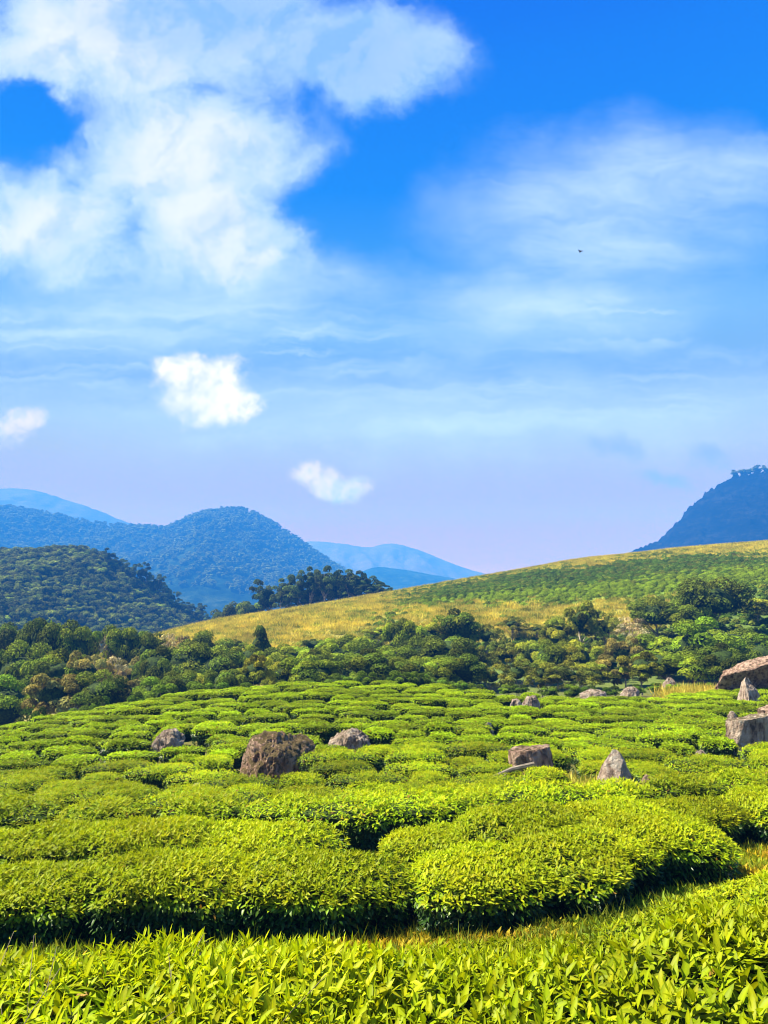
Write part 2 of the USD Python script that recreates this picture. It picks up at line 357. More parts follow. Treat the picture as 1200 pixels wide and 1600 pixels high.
M_ground = mat("ground_soil", {
    "a": ("attribute", {"attribute": "tint"}), "g": ("geometry", {}),
    "n": ("noise_texture", {"scale": 2.5, "detail": 8.0, "roughness": 0.7}), "r": ("map_range", {"from_min": 0.3, "from_max": 0.7, "to_min": 0.55, "to_max": 1.4, "clamp": True}),
    "m": ("vector_math", {"math_type": "scale"}), "b": ("bump", {"strength": 0.6, "distance": 0.05}), "p": ("principled_bsdf", {"roughness": 0.95, "specular_ior_level": 0.2})},
    [("g.position", "n.vector"), ("n.fac", "r.value"), ("a.color", "m.vector1"), ("r.result", "m.scale"), ("m.vector", "p.base_color"), ("n.fac", "b.height"), ("b.normal", "p.normal")])
g_ = part("hillside_ground", (gv.reshape(-1, 3), grid_faces(*gx.shape)[:, ::-1]), M_ground, tint=gcol.reshape(-1, 3), smooth=True)
tag(g_, kind="structure", label="sloping hillside ground under the tea and the dry grass")

# ------------------------------------------------------------------ mountains: ridges with spurs and gullies, each at its own distance
def mountain(name, skyline, D, front, back, material, seed, rough, foot=BASE - 5, bend=0.0, power=1.0, res=(220, 90), gully=0.16, lift=0.0, freq=1.0, label=None, crest_rough=0.012):
    """skyline: (u, v) of the crest as seen; D its distance (number or function of u); front/back: how far the slopes run."""
    su = np.array([s[0] for s in skyline], float); sv = np.array([s[1] for s in skyline], float)
    us = np.linspace(su[0], su[-1], res[0])
    from scipy.interpolate import PchipInterpolator
    vs = PchipInterpolator(su, sv)(us)
    Dc = D + bend * (us - us.mean()) / 600.0
    crest = at(us, vs, Dc); crest[:, 2] -= lift
    t = np.concatenate([-np.linspace(1, 0, res[1]) ** 1.3, np.linspace(0, 1, res[1] // 2)[1:] ** 1.3])
    S, T = np.meshgrid(np.arange(res[0]), t, indexing="ij")
    cx, cy, cz = (crest[:, k][S] for k in range(3))
    width = np.where(T < 0, front, back)
    y = cy + T * width
    x = cx * (1 + 0.0 * T)
    h = np.maximum(cz - foot, 1.0)
    prof = (1 - np.abs(T)) ** power
    n = meshkit.fbm(np.stack([x * freq * 3.0 / front + 7, y * freq * 1.2 / front, 0 * x + seed], -1), 6, seed) - 0.5
    ridged = 1 - 2 * np.abs(meshkit.fbm(np.stack([x * freq * 5.0 / front + 3, y * freq * 1.5 / front + 2, 0 * x + seed], -1), 5, seed + 3) - 0.5)
    keep = np.clip(np.abs(T) * 5, 0, 1)
    z = foot + h * prof + h * prof * keep * (gully * (ridged - 0.85) * 2 + gully * 1.2 * n)
    fine = meshkit.fbm(np.stack([x, y, z], -1) * 40.0 / front, 4, seed + 9) - 0.5
    z = z + h * rough * fine * np.clip(np.abs(T) * 8 + 0.25, 0, 1) + h * crest_rough * (meshkit.noise(np.stack([x, y * 0, y * 0], -1) * 90.0 / front, seed) - 0.5)
    x = x + h * 0.25 * n * keep
    V = np.stack([x, y, z], -1)
    prim = part(name, (V.reshape(-1, 3), grid_faces(*S.shape)), material, smooth=True)
    tag(prim, kind="structure", label=label)
    return V, T
def M_slope(name, c1, c2, c3, scale, bump=0.5, dist=4.0, stretch=(1, 1, 1)):
    return mat(name, {"g": ("geometry", {}), "mp": ("mapping", {"mapping_type": "point", "scale": stretch}),
        "n": ("noise_texture", {"scale": scale, "detail": 8.0, "roughness": 0.62}), "n2": ("noise_texture", {"scale": scale * 6, "detail": 6.0, "roughness": 0.65}),
        "mx": ("math", {"math_type": "multiply_add", "value2": 0.45}), "ms": ("math", {"math_type": "multiply", "value2": 0.55}),
        "r": ("rgb_ramp", {"ramp": [(0.36, c1), (0.5, c2), (0.64, c3)]}), "b": ("bump", {"strength": bump, "distance": dist}), "p": ("principled_bsdf", {"roughness": 1.0, "specular_ior_level": 0.0})},
        [("g.position", "mp.vector"), ("mp.vector", "n.vector"), ("mp.vector", "n2.vector"), ("n.fac", "ms.value1"), ("n2.fac", "mx.value1"), ("ms.value", "mx.value3"), ("mx.value", "r.fac"), ("r.color", "p.base_color"), ("mx.value", "b.height"), ("b.normal", "p.normal")])
M_blue = M_slope("wooded_slope", (0.003, 0.008, 0.005), (0.008, 0.020, 0.010), (0.028, 0.045, 0.02), 0.012, 0.7, 10.0)
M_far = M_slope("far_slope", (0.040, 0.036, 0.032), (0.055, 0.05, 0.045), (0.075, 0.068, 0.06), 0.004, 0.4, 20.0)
M_rock_dome = M_slope("bare_rock_slope", (0.0015, 0.002, 0.003), (0.004, 0.005, 0.006), (0.014, 0.015, 0.016), 0.02, 0.9, 8.0, (0.6, 0.6, 2.2))
M_forest_floor = M_slope("forest_floor", (0.010, 0.018, 0.006), (0.018, 0.03, 0.010), (0.03, 0.045, 0.015), 0.05, 0.5, 1.0)

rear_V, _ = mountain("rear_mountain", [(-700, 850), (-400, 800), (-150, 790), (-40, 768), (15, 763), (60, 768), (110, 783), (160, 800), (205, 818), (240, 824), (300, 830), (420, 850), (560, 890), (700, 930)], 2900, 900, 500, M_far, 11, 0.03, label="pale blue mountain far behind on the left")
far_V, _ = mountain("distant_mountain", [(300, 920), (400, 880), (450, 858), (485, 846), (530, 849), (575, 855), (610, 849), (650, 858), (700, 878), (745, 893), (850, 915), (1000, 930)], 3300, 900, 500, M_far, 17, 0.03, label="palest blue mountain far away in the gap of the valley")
blue_V, blue_T = mountain("wooded_mountain", [(-600, 830), (-300, 800), (-100, 790), (0, 793), (70, 803), (130, 816), (200, 824), (262, 826), (278, 820), (300, 809), (340, 799), (372, 797), (400, 805), (430, 822), (470, 848), (520, 882), (570, 915), (640, 960), (760, 1010)], 1750, 750, 700, M_blue, 23, 0.035, res=(420, 150), gully=0.2, label="wooded blue mountain with a rounded peak on the left")
near_V, _ = mountain("valley_ridge", [(420, 960), (520, 915), (560, 895), (590, 886), (630, 890), (670, 897), (705, 903), (760, 915), (860, 950), (960, 990)], 2300, 600, 600, M_blue, 29, 0.04, label="low blue ridge in the valley beyond the grove")
dome_V, dome_T = mountain("rock_mountain", [(880, 910), (960, 872), (1000, 853), (1015, 847), (1045, 840), (1052, 825), (1066, 808), (1078, 803), (1090, 782), (1108, 766), (1135, 749), (1165, 740), (1200, 735), (1300, 722), (1420, 730), (1560, 790), (1750, 900)], 1200, 345, 345, M_rock_dome, 31, 0.10, res=(420, 170), power=0.62, gully=0.20, crest_rough=0.03, lift=3.0, label="bare dark blue rock mountain at the right edge")
for_V, for_T = mountain("forested_hill", [(-420, 940), (-250, 885), (-120, 872), (0, 877), (60, 876), (110, 871), (150, 880), (195, 908), (240, 940), (290, 972), (340, 1000), (420, 1040)], 380, 190, 150, M_forest_floor, 37, 0.04, res=(200, 90), power=0.8, foot=-40, gully=0.10, label="dark forested hill on the left")

# ------------------------------------------------------------------ the air between
haze_box = trimesh.creation.box((9000, 8000, 1.0)); haze_box.apply_translation((0, 0, 0))
hv = haze_box.vertices.copy(); top = max(rear_V[..., 2].max(), far_V[..., 2].max(), blue_V[..., 2].max(), dome_V[..., 2].max()) + 15; HAZE_TOP = top
hv[:, 2] = np.where(hv[:, 2] > 0, top, min(BASE - 8, -60)); haze_box.vertices = hv
M_haze = usdkit.material(stage, "/World/Looks/haze", {"v": ("principled_volume", {"color": HAZE_COLOR, "density": HAZE_DENSITY, "absorption_color": HAZE_ABSORB, "anisotropy": 0.0})}, volume="v.volume")
tag(part("haze", haze_box, M_haze), kind="stuff", label="thin blue haze over the valley", category="haze")

# ------------------------------------------------------------------ foliage building blocks
def unit(a):
    return a / np.maximum(np.linalg.norm(a, axis=-1, keepdims=True), 1e-9)
LEAF8 = (np.array([(0, 0), (.36, -.5), (.33, 0), (.36, .5), (.72, -.36), (.70, 0), (.72, .36), (1, 0)], float), np.array([(0, 1, 2), (0, 2, 3), (1, 4, 5), (1, 5, 2), (2, 5, 6), (2, 6, 3), (4, 7, 5), (5, 7, 6)]))
LEAF4 = (np.array([(0, 0), (.42, -.5), (.42, .5), (1, 0), (.45, 0)], float), np.array([(0, 1, 4), (0, 4, 2), (1, 3, 4), (4, 3, 2)]))
LEAF2 = (np.array([(0, 0), (.45, -.5), (.45, .5), (1, 0)], float), np.array([(0, 1, 3), (0, 3, 2)]))
def leaves(base, direction, normal, length, width, tint, lod=LEAF8, curl=0.25, fold=0.25):
    """One mesh of n leaves: arrays base, direction, normal (n, 3), length, width (n), tint (n, 3)."""
    n = len(base); tpl, tri = lod
    t = unit(direction); s = unit(np.cross(t, normal)); k = np.cross(s, t)
    length = np.broadcast_to(length, n); width = np.broadcast_to(width, n); curl = np.broadcast_to(curl, n)
    p = base[:, None] + length[:, None, None] * (tpl[None, :, 0, None] * t[:, None] - (curl[:, None] * tpl[None, :, 0] ** 2)[..., None] * k[:, None]) \
        + width[:, None, None] * (tpl[None, :, 1, None] * s[:, None] + (fold * np.abs(tpl[:, 1]))[None, :, None] * k[:, None])
    f = (tri[None] + (np.arange(n) * len(tpl))[:, None, None]).reshape(-1, 3)
    shade = np.ones(len(tpl))
    if lod is LEAF8:                                        # paler midrib, darker margin
        shade = np.array([1.15, 0.88, 1.28, 0.88, 0.85, 1.25, 0.85, 0.9])
    return p.reshape(-1, 3), f, (np.asarray(tint)[:, None] * shade[None, :, None]).reshape(-1, 3)
def merge(*ms):
    v, f, c, k = [], [], [], 0
    for m in ms:
        v.append(m[0]); f.append(m[1] + k); c.append(m[2]); k += len(m[0])
    return np.vstack(v), np.vstack(f), np.vstack(c)
def tube(path, r0, r1, sides=5):
    path = np.asarray(path, float); n = len(path)
    t = unit(np.gradient(path, axis=0)); a = unit(np.cross(t, [0.31, 0.9, 0.17])); b = np.cross(t, a)
    th = np.arange(sides) / sides * 2 * np.pi; r = np.linspace(r0, r1, n)
    v = path[:, None] + r[:, None, None] * (np.cos(th)[None, :, None] * a[:, None] + np.sin(th)[None, :, None] * b[:, None])
    i = np.arange(n * sides).reshape(n, sides); j = np.roll(i, -1, 1)
    f = np.concatenate([np.stack([i[:-1], j[:-1], j[1:]], -1).reshape(-1, 3), np.stack([i[:-1], j[1:], i[1:]], -1).reshape(-1, 3)])
    v = np.vstack([v.reshape(-1, 3), path[-1:]])
    f = np.vstack([f, np.stack([i[-1], j[-1], np.full(sides, n * sides)], -1)])
    return v, f
def tubes(lst):
    v, f, k = [], [], 0
    for a, b in lst:
        v.append(a); f.append(b + k); k += len(a)
    return np.vstack(v), np.vstack(f)

def M_leaf(name, transl=0.35, rough=0.5, spec=0.10, patch=(0.75, 1.3), obj=0.25, patch_scale=0.35, warm=(1.10, 1.0, 0.8)):
    """Leaf: per-leaf tint, per-plant and per-patch variation of its own colour, light shining through."""
    return mat(name, {"a": ("attribute", {"attribute": "tint"}), "g": ("geometry", {}), "o": ("object_info", {}),
        "n": ("noise_texture", {"scale": patch_scale, "detail": 4.0, "roughness": 0.6}), "nr": ("map_range", {"from_min": 0.35, "from_max": 0.65, "to_min": patch[0], "to_max": patch[1], "clamp": True}),
        "orr": ("map_range", {"from_min": 0.0, "from_max": 1.0, "to_min": 1 - obj, "to_max": 1 + obj, "clamp": True}),
        "mm": ("math", {"math_type": "multiply"}), "sc": ("vector_math", {"math_type": "scale"}),
        "n3": ("noise_texture", {"scale": patch_scale * 2.3, "detail": 3.0}), "n3r": ("map_range", {"from_min": 0.45, "from_max": 0.68, "to_min": 0.0, "to_max": 1.0, "clamp": True}),
        "w": ("mix", {"mix_type": "multiply", "color2": warm}),
        "p": ("principled_bsdf", {"roughness": rough, "specular_ior_level": spec}), "t": ("translucent_bsdf", {}), "x": ("mix_closure", {"fac": transl}),
        "tc": ("mix", {"mix_type": "multiply", "fac": 1.0, "color2": (1.25, 1.2, 0.6)})},
        [("g.position", "n.vector"), ("n.fac", "nr.value"), ("o.random", "orr.value"), ("nr.result", "mm.value1"), ("orr.result", "mm.value2"), ("a.color", "sc.vector1"), ("mm.value", "sc.scale"),
         ("g.position", "n3.vector"), ("n3.fac", "n3r.value"), ("n3r.result", "w.fac"), ("sc.vector", "w.color1"), ("w.color", "p.base_color"), ("w.color", "tc.color1"), ("tc.color", "t.color"), ("p.BSDF", "x.closure1"), ("t.BSDF", "x.closure2")], "x.closure")
M_tea = M_leaf("tea_leaf")
M_teaold = M_leaf("tea_leaf_mature", transl=0.15, rough=0.42, spec=0.25)
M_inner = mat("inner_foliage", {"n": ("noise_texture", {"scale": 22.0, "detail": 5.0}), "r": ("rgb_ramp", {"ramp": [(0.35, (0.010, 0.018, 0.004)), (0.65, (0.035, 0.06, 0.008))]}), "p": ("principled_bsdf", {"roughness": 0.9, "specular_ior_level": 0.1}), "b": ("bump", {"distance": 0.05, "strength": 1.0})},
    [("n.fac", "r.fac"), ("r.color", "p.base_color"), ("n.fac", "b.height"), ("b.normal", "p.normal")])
M_bark = mat("tea_wood", {"n": ("noise_texture", {"scale": 30.0, "detail": 5.0}), "r": ("rgb_ramp", {"ramp": [(0.3, (0.05, 0.035, 0.02)), (0.7, (0.19, 0.15, 0.10))]}), "p": ("principled_bsdf", {"roughness": 0.9})}, [("n.fac", "r.fac"), ("r.color", "p.base_color")])
M_trunk = mat("tree_bark", {"n": ("noise_texture", {"scale": 6.0, "detail": 6.0}), "r": ("rgb_ramp", {"ramp": [(0.3, (0.07, 0.055, 0.04)), (0.7, (0.24, 0.20, 0.15))]}), "p": ("principled_bsdf", {"roughness": 0.9})}, [("n.fac", "r.fac"), ("r.color", "p.base_color")])
M_palebark = mat("pale_bark", {"n": ("noise_texture", {"scale": 6.0, "detail": 6.0}), "r": ("rgb_ramp", {"ramp": [(0.3, (0.16, 0.13, 0.10)), (0.7, (0.40, 0.35, 0.28))]}), "p": ("principled_bsdf", {"roughness": 0.9})}, [("n.fac", "r.fac"), ("r.color", "p.base_color")])

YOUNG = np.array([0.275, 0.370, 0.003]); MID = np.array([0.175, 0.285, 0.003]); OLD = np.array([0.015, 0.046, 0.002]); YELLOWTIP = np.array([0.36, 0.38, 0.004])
UsdGeom.Scope.Define(stage, "/World/Looks")
def proto(name):
    """A class prim: a plant that is drawn only where something references it."""
    return stage.CreateClassPrim("/World/_" + name)

def tea_bush(name, a, b, H, seed, n_top, n_side, lod, leaf, shoots=0, stems=9):
    """Flat-topped plucked tea bush, half sizes a (along the row) and b; n_top leaves on the table, n_side on the flanks."""
    r = np.random.default_rng(seed)
    root = proto(name); path = str(root.GetPath())
    ph = r.uniform(0, 6.28, 5)
    def outline(th):
        m = 3.2
        rr = (np.abs(np.cos(th) / a) ** m + np.abs(np.sin(th) / b) ** m) ** (-1 / m)
        return rr * (1 + 0.07 * np.sin(2 * th + ph[0]) + 0.06 * np.sin(3 * th + ph[1]) + 0.05 * np.sin(5 * th + ph[2]) + 0.035 * np.sin(9 * th + ph[3]))
    def top(x, y, rho):
        bump = meshkit.fbm(np.stack([x * 2.6 + seed * 7, y * 2.6, 0 * x], -1), 3, seed) - 0.5
        return H * (1.0 - 0.10 * rho ** 3 - 0.14 * rho ** 9) + 0.16 * H * bump
    parts_old, parts_young = [], []
    # table
    th = r.uniform(0, 2 * np.pi, n_top); rho = np.sqrt(r.uniform(0, 1, n_top)); R = outline(th) * rho
    x, y = R * np.cos(th), R * np.sin(th)
    z = top(x, y, rho) - np.abs(r.normal(0, 0.035, n_top)) - 0.01
    out = np.stack([np.cos(th), np.sin(th), 0 * th], -1)
    nrm = unit(np.stack([0 * x, 0 * x, 1 + 0 * x], -1) + out * (rho ** 6)[:, None] * 0.9 + r.normal(0, 0.28, (n_top, 3)))
    d = r.normal(0, 1, (n_top, 3)); d -= nrm * (d * nrm).sum(-1, keepdims=True); d = unit(d) + nrm * r.uniform(0.0, 0.9, (n_top, 1))
    deep = r.random(n_top) < 0.35
    tint = np.where(deep[:, None], MID * 0.75, MID) * r.uniform(0.7, 1.35, (n_top, 1)) + (r.random((n_top, 1)) < (0.45 if shoots > 300 else 0.75)) * (YOUNG - MID) * r.uniform(0.3, 1.0, (n_top, 1))
    tint = np.where(r.random((n_top, 1)) < 0.03, np.array([0.22, 0.13, 0.02]) * r.uniform(0.5, 1.3, (n_top, 1)), tint)
    L = leaf * r.uniform(0.65, 1.2, n_top)
    parts_young.append(leaves(np.stack([x, y, z], -1), d, nrm, L, L * 0.40, tint, lod, r.uniform(0.05, 0.35, n_top)))
    # flanks: older, darker, hanging outwards
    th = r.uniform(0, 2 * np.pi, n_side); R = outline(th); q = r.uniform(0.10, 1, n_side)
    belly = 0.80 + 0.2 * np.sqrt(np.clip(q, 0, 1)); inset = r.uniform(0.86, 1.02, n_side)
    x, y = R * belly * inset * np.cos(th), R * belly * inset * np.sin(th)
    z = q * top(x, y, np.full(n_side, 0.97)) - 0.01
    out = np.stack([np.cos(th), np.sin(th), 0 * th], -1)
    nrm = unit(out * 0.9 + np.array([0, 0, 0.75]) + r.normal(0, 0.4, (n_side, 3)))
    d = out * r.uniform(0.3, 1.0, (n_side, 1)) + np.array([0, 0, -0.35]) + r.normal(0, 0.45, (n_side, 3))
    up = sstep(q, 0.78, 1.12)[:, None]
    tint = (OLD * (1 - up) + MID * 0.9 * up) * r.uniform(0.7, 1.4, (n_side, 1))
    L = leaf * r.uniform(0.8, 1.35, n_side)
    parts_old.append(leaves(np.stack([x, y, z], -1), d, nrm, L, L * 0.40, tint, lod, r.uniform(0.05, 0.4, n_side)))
    # flushing shoots: bud and two to four leaves standing above the table
    if shoots:
        th = r.uniform(0, 2 * np.pi, shoots); rho = np.sqrt(r.uniform(0, 1, shoots)); R = outline(th) * rho
        x, y = R * np.cos(th), R * np.sin(th); z = top(x, y, rho)
        out = np.stack([np.cos(th), np.sin(th), 0 * th], -1)
        ax = unit(np.array([0, 0, 1.0]) + out * (rho ** 4)[:, None] * 0.8 + r.normal(0, 0.22, (shoots, 3)))
        hgt = r.uniform(0.02, 0.085, shoots)
        tone = r.uniform(0, 1, (shoots, 1)) ** 1.5
        for k in range(5):
            on = r.random(shoots) < (1.0 if k < 3 else 0.6)
            a0 = k * 2.4 + r.uniform(-0.5, 0.5, shoots)
            e1 = unit(np.cross(ax, [0.3, 0.2, 0.93])); e2 = np.cross(ax, e1)
            side = e1 * np.cos(a0)[:, None] + e2 * np.sin(a0)[:, None]
            tilt = 0.18 if k == 0 else 0.45 + 0.16 * k
            d = ax * math.cos(tilt) + side * math.sin(tilt) + r.normal(0, 0.12, (shoots, 3))
            nr = unit(ax * math.sin(tilt) - side * math.cos(tilt)) if k == 0 else unit(ax * 0.9 - side * 0.45)
            base = np.stack([x, y, z], -1) + ax * (hgt * (1 - 0.2 * k))[:, None]
            L = leaf * (0.62 if k == 0 else 0.72 + 0.12 * k) * r.uniform(0.8, 1.25, shoots)
            col = (YOUNG * (1 - tone) + YELLOWTIP * tone) * (1.0 - 0.09 * k) * r.uniform(0.8, 1.2, (shoots, 1))
            parts_young.append(tuple(leaves(base[on], d[on], nr[on], L[on], (L * (0.16 if k == 0 else 0.34))[on], col[on], lod, 0.05 if k == 0 else 0.28)))
    m = merge(*parts_young); part("young_leaves", m[:2], M_tea, path, tint=m[2], smooth=lod is LEAF8)
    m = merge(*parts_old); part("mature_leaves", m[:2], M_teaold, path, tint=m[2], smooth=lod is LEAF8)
    # the dark woody inside of the bush
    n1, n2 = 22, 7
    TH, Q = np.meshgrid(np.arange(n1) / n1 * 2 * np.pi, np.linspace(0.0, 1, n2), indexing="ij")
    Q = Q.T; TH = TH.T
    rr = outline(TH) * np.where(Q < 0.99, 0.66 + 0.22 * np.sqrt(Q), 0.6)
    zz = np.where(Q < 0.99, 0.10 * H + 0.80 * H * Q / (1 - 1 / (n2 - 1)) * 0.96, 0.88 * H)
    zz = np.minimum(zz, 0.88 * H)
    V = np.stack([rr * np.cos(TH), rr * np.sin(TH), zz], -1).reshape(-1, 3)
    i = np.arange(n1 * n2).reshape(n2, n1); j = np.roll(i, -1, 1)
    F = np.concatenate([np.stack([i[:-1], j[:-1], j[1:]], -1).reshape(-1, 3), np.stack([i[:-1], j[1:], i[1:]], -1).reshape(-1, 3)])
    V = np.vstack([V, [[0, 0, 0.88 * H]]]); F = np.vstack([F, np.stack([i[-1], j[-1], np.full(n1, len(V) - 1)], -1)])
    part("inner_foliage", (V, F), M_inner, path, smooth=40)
    if stems:
        lst = []
        for k in range(stems):
            t0 = r.uniform(0, 6.28); e = np.array([math.cos(t0), math.sin(t0), 0]) * outline(np.array([t0]))[0]
            p0 = e * r.uniform(0.1, 0.62); p1 = e * r.uniform(0.72, 0.9) + [0, 0, H * r.uniform(0.55, 0.85)]
            pm = (p0 + p1) / 2 + r.normal(0, 0.05, 3)
            lst.append(tube([p0 - [0, 0, 0.05], pm, p1], r.uniform(0.008, 0.016), 0.004, 4))
        for one in lst:
            part("stem", one, M_bark, path)
    return path
r0 = np.random.default_rng(77)
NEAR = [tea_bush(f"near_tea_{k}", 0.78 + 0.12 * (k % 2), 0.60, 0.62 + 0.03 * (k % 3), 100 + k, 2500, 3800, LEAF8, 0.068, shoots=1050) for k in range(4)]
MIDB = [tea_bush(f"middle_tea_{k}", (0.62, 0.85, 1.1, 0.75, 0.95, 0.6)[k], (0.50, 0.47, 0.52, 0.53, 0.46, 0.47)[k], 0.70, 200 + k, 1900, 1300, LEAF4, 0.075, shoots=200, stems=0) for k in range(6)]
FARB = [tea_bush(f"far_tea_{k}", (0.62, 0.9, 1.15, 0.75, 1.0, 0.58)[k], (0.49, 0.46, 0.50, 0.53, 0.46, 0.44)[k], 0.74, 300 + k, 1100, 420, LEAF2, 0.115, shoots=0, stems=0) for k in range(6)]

# ------------------------------------------------------------------ boulders (before the tea, which grows round them)
def M_stone(name, lo, mid, hi, lichen, moss, moss_amt, scale=5.0):
    return mat(name, {"o": ("texture_coordinate", {}), "g": ("geometry", {}), "mp": ("mapping", {"mapping_type": "point", "scale": (1.0, 1.0, 0.35)}),
        "n": ("noise_texture", {"scale": scale, "detail": 9.0, "roughness": 0.68}), "r": ("rgb_ramp", {"ramp": [(0.38, lo), (0.47, mid), (0.58, hi)]}),
        "n2": ("noise_texture", {"scale": scale * 0.7, "detail": 6.0, "roughness": 0.7}), "l": ("map_range", {"from_min": 0.56, "from_max": 0.66, "to_min": 0.0, "to_max": 0.8, "clamp": True}), "lm": ("mix", {"mix_type": "mix", "color2": lichen}),
        "n3": ("noise_texture", {"scale": scale * 1.4, "detail": 6.0, "roughness": 0.7}), "sx": ("separate_xyz", {}), "up": ("math", {"math_type": "multiply_add", "value2": 0.35}), "mo": ("map_range", {"from_min": 0.78 - moss_amt, "from_max": 0.92 - moss_amt, "to_min": 0.0, "to_max": 0.9, "clamp": True}),
        "mm": ("mix", {"mix_type": "mix", "color2": moss}), "n4": ("noise_texture", {"scale": scale * 4, "detail": 8.0, "roughness": 0.7}), "ba": ("math", {"math_type": "add"}), "b": ("bump", {"strength": 1.0, "distance": 0.16}), "cr": ("voronoi_texture", {"feature": "distance_to_edge", "scale": 1.3}), "cw": ("vector_math", {"math_type": "multiply_add", "vector2": (0.5, 0.5, 0.5)}), "crr": ("map_range", {"from_min": 0.0, "from_max": 0.055, "to_min": 0.82, "to_max": 1.0, "clamp": True}), "cm": ("vector_math", {"math_type": "scale"}), "p": ("principled_bsdf", {"roughness": 0.88, "specular_ior_level": 0.25})},
        [("g.position", "mp.vector"), ("mp.vector", "n.vector"), ("n.fac", "r.fac"), ("g.position", "n2.vector"), ("n2.fac", "l.value"), ("r.color", "lm.color1"), ("l.result", "lm.fac"),
         ("g.position", "n3.vector"), ("g.true_normal", "sx.vector"), ("sx.z", "up.value1"), ("n3.fac", "up.value3"), ("up.value", "mo.value"), ("lm.color", "mm.color1"), ("mo.result", "mm.fac"), ("n2.color", "cw.vector1"), ("mp.vector", "cw.vector3"), ("cw.vector", "cr.vector"), ("cr.distance", "crr.value"), ("mm.color", "cm.vector1"), ("crr.result", "cm.scale"), ("cm.vector", "p.base_color"),
         ("g.position", "n4.vector"), ("n4.fac", "ba.value1"), ("n.fac", "ba.value2"), ("ba.value", "b.height"), ("b.normal", "p.normal")])
M_rockpale = M_stone("pale_rock", (0.10, 0.07, 0.05), (0.33, 0.24, 0.18), (0.52, 0.42, 0.33), (0.62, 0.57, 0.48), (0.09, 0.075, 0.02), 0.05)
M_rockmoss = M_stone("mossy_rock", (0.075, 0.042, 0.025), (0.26, 0.155, 0.10), (0.45, 0.31, 0.235), (0.25, 0.21, 0.17), (0.085, 0.062, 0.014), 0.22)
M_rockbrown = M_stone("brown_rock", (0.07, 0.042, 0.030), (0.27, 0.165, 0.115), (0.47, 0.33, 0.25), (0.24, 0.20, 0.17), (0.07, 0.055, 0.015), 0.02)
def rock(name, label, u, v, wpx, hpx, material, seed, depth=0.8, cuts=6, prof="round", rough=0.16, sink=0.55, lean=(0, 0), D=None, group=None):
    """Boulder whose foot shows at pixel (u, v), wpx wide and hpx high as seen."""
    g = ground_at(u, v) if D is None else None
    if g is None:
        g = at(u, v, D); g = np.array([g[0], D, float(ground_z(g[0], D))])
    r = np.random.default_rng(seed)
    dist = g[1] * math.cos(PITCH) + g[2] * math.sin(PITCH)
    w = wpx / FPX * dist; h = hpx / FPX * dist
    m = trimesh.creation.icosphere(5); p = np.array(m.vertices)
    for k in range(cuts):                                   # flat faces where the rock has split
        n = unit(r.normal(0, 1, 3) * [1, 1, 0.55]); dd = r.uniform(0.62, 0.86)
        over = np.maximum(p @ n - dd, 0); p = p - over[:, None] * n * 0.92
    zt = (p[:, 2] + 1) / 2
    if prof == "pointed":
        s = 1.05 - 0.52 * np.clip(zt, 0, 1) ** 2; p[:, 0] *= s; p[:, 1] *= s
    elif prof == "block":
        q = np.abs(p[:, 2]); s = 1.0 / np.maximum(np.sqrt(np.maximum(1 - 0.85 * p[:, 2] ** 2, 0.05)), 0.4) * 0.82; p[:, 0] *= s; p[:, 1] *= s
        p[:, 2] = np.clip(p[:, 2] * 1.25, -1, 0.72 + 0.12 * p[:, 0]); s = 1.18 - 0.32 * np.clip(zt, 0, 1); p[:, 0] *= s; p[:, 1] *= s
    elif prof == "slab":
        p[:, 2] = np.clip(p[:, 2], -1, 0.5 + 0.35 * p[:, 0]); s = 0.55 + 0.5 * np.clip(zt * 1.4, 0, 1); p[:, 1] *= s; p[:, 0] *= 0.8 + 0.25 * np.clip(zt, 0, 1)
    q = p * 2.1 + seed * 3.1
    d = (meshkit.fbm(q, 5, seed) - 0.5) * 2 * rough + (0.5 - np.abs(meshkit.fbm(q * [2.2, 2.2, 0.9], 4, seed + 2) - 0.5) * 2 - 0.25) * rough * 0.8
    d += 0.22 * rough * (0.5 - np.abs(meshkit.fbm(q * [5.5, 5.5, 2.2], 4, seed + 5) - 0.5) * 4)
    p = p * (1 + d)[:, None]
    p = (p - [0, 0, p[:, 2].min()]); p[:, :2] -= (p[:, :2].max(0) + p[:, :2].min(0)) / 2
    p[:, 0] *= w / np.ptp(p[:, 0]); p[:, 1] *= w * depth / np.ptp(p[:, 1]); p[:, 2] *= h * (1 + sink) / np.ptp(p[:, 2])
    p[:, 0] += lean[0] * p[:, 2]; p[:, 1] += lean[1] * p[:, 2]
    loc = np.array([g[0], g[1] + w * depth * 0.45, g[2]]); loc[2] = ground_z(loc[0], loc[1]) - 0.0
    zfoot = g[2] - sink * h
    p[:, 2] += zfoot
    p[:, :2] += loc[:2]
    m = usdkit.mesh(stage, W + numbered(name), (p, m.faces), material, smooth=28)
    tag(m.GetPrim(), label, "rock", group)
    ROCKS.append((loc[0], loc[1], w * 0.5, w * depth * 0.5))
    return m
ROCKS = []
BUSH = 0.5
def foot_v(v): return v
rock("boulder", "large dome-shaped brown boulder covered in moss, in the middle of the tea", 430, 1226, 134, 74, M_rockmoss, 3, 0.9, 8, "round", 0.22)
rock("boulder", "rough grey boulder at upper right of the mossy dome-shaped boulder", 545, 1188, 72, 46, M_rockpale, 4, 0.8, 9, "round", 0.26)
rock("boulder", "small grey boulder with dark cap on the left part of the tea", 257, 1190, 52, 48, M_rockpale, 5, 0.8, 8, "round", 0.2)
rock("boulder", "flat low tan stone just below the mossy dome-shaped boulder", 306, 1262, 46, 34, M_rockpale, 6, 0.7, 5, "round", 0.16)
rock("boulder", "flat-topped brown rock with pale streaked front and dry grass at foot", 836, 1234, 76, 64, M_rockbrown, 8, 0.7, 7, "block", 0.12)
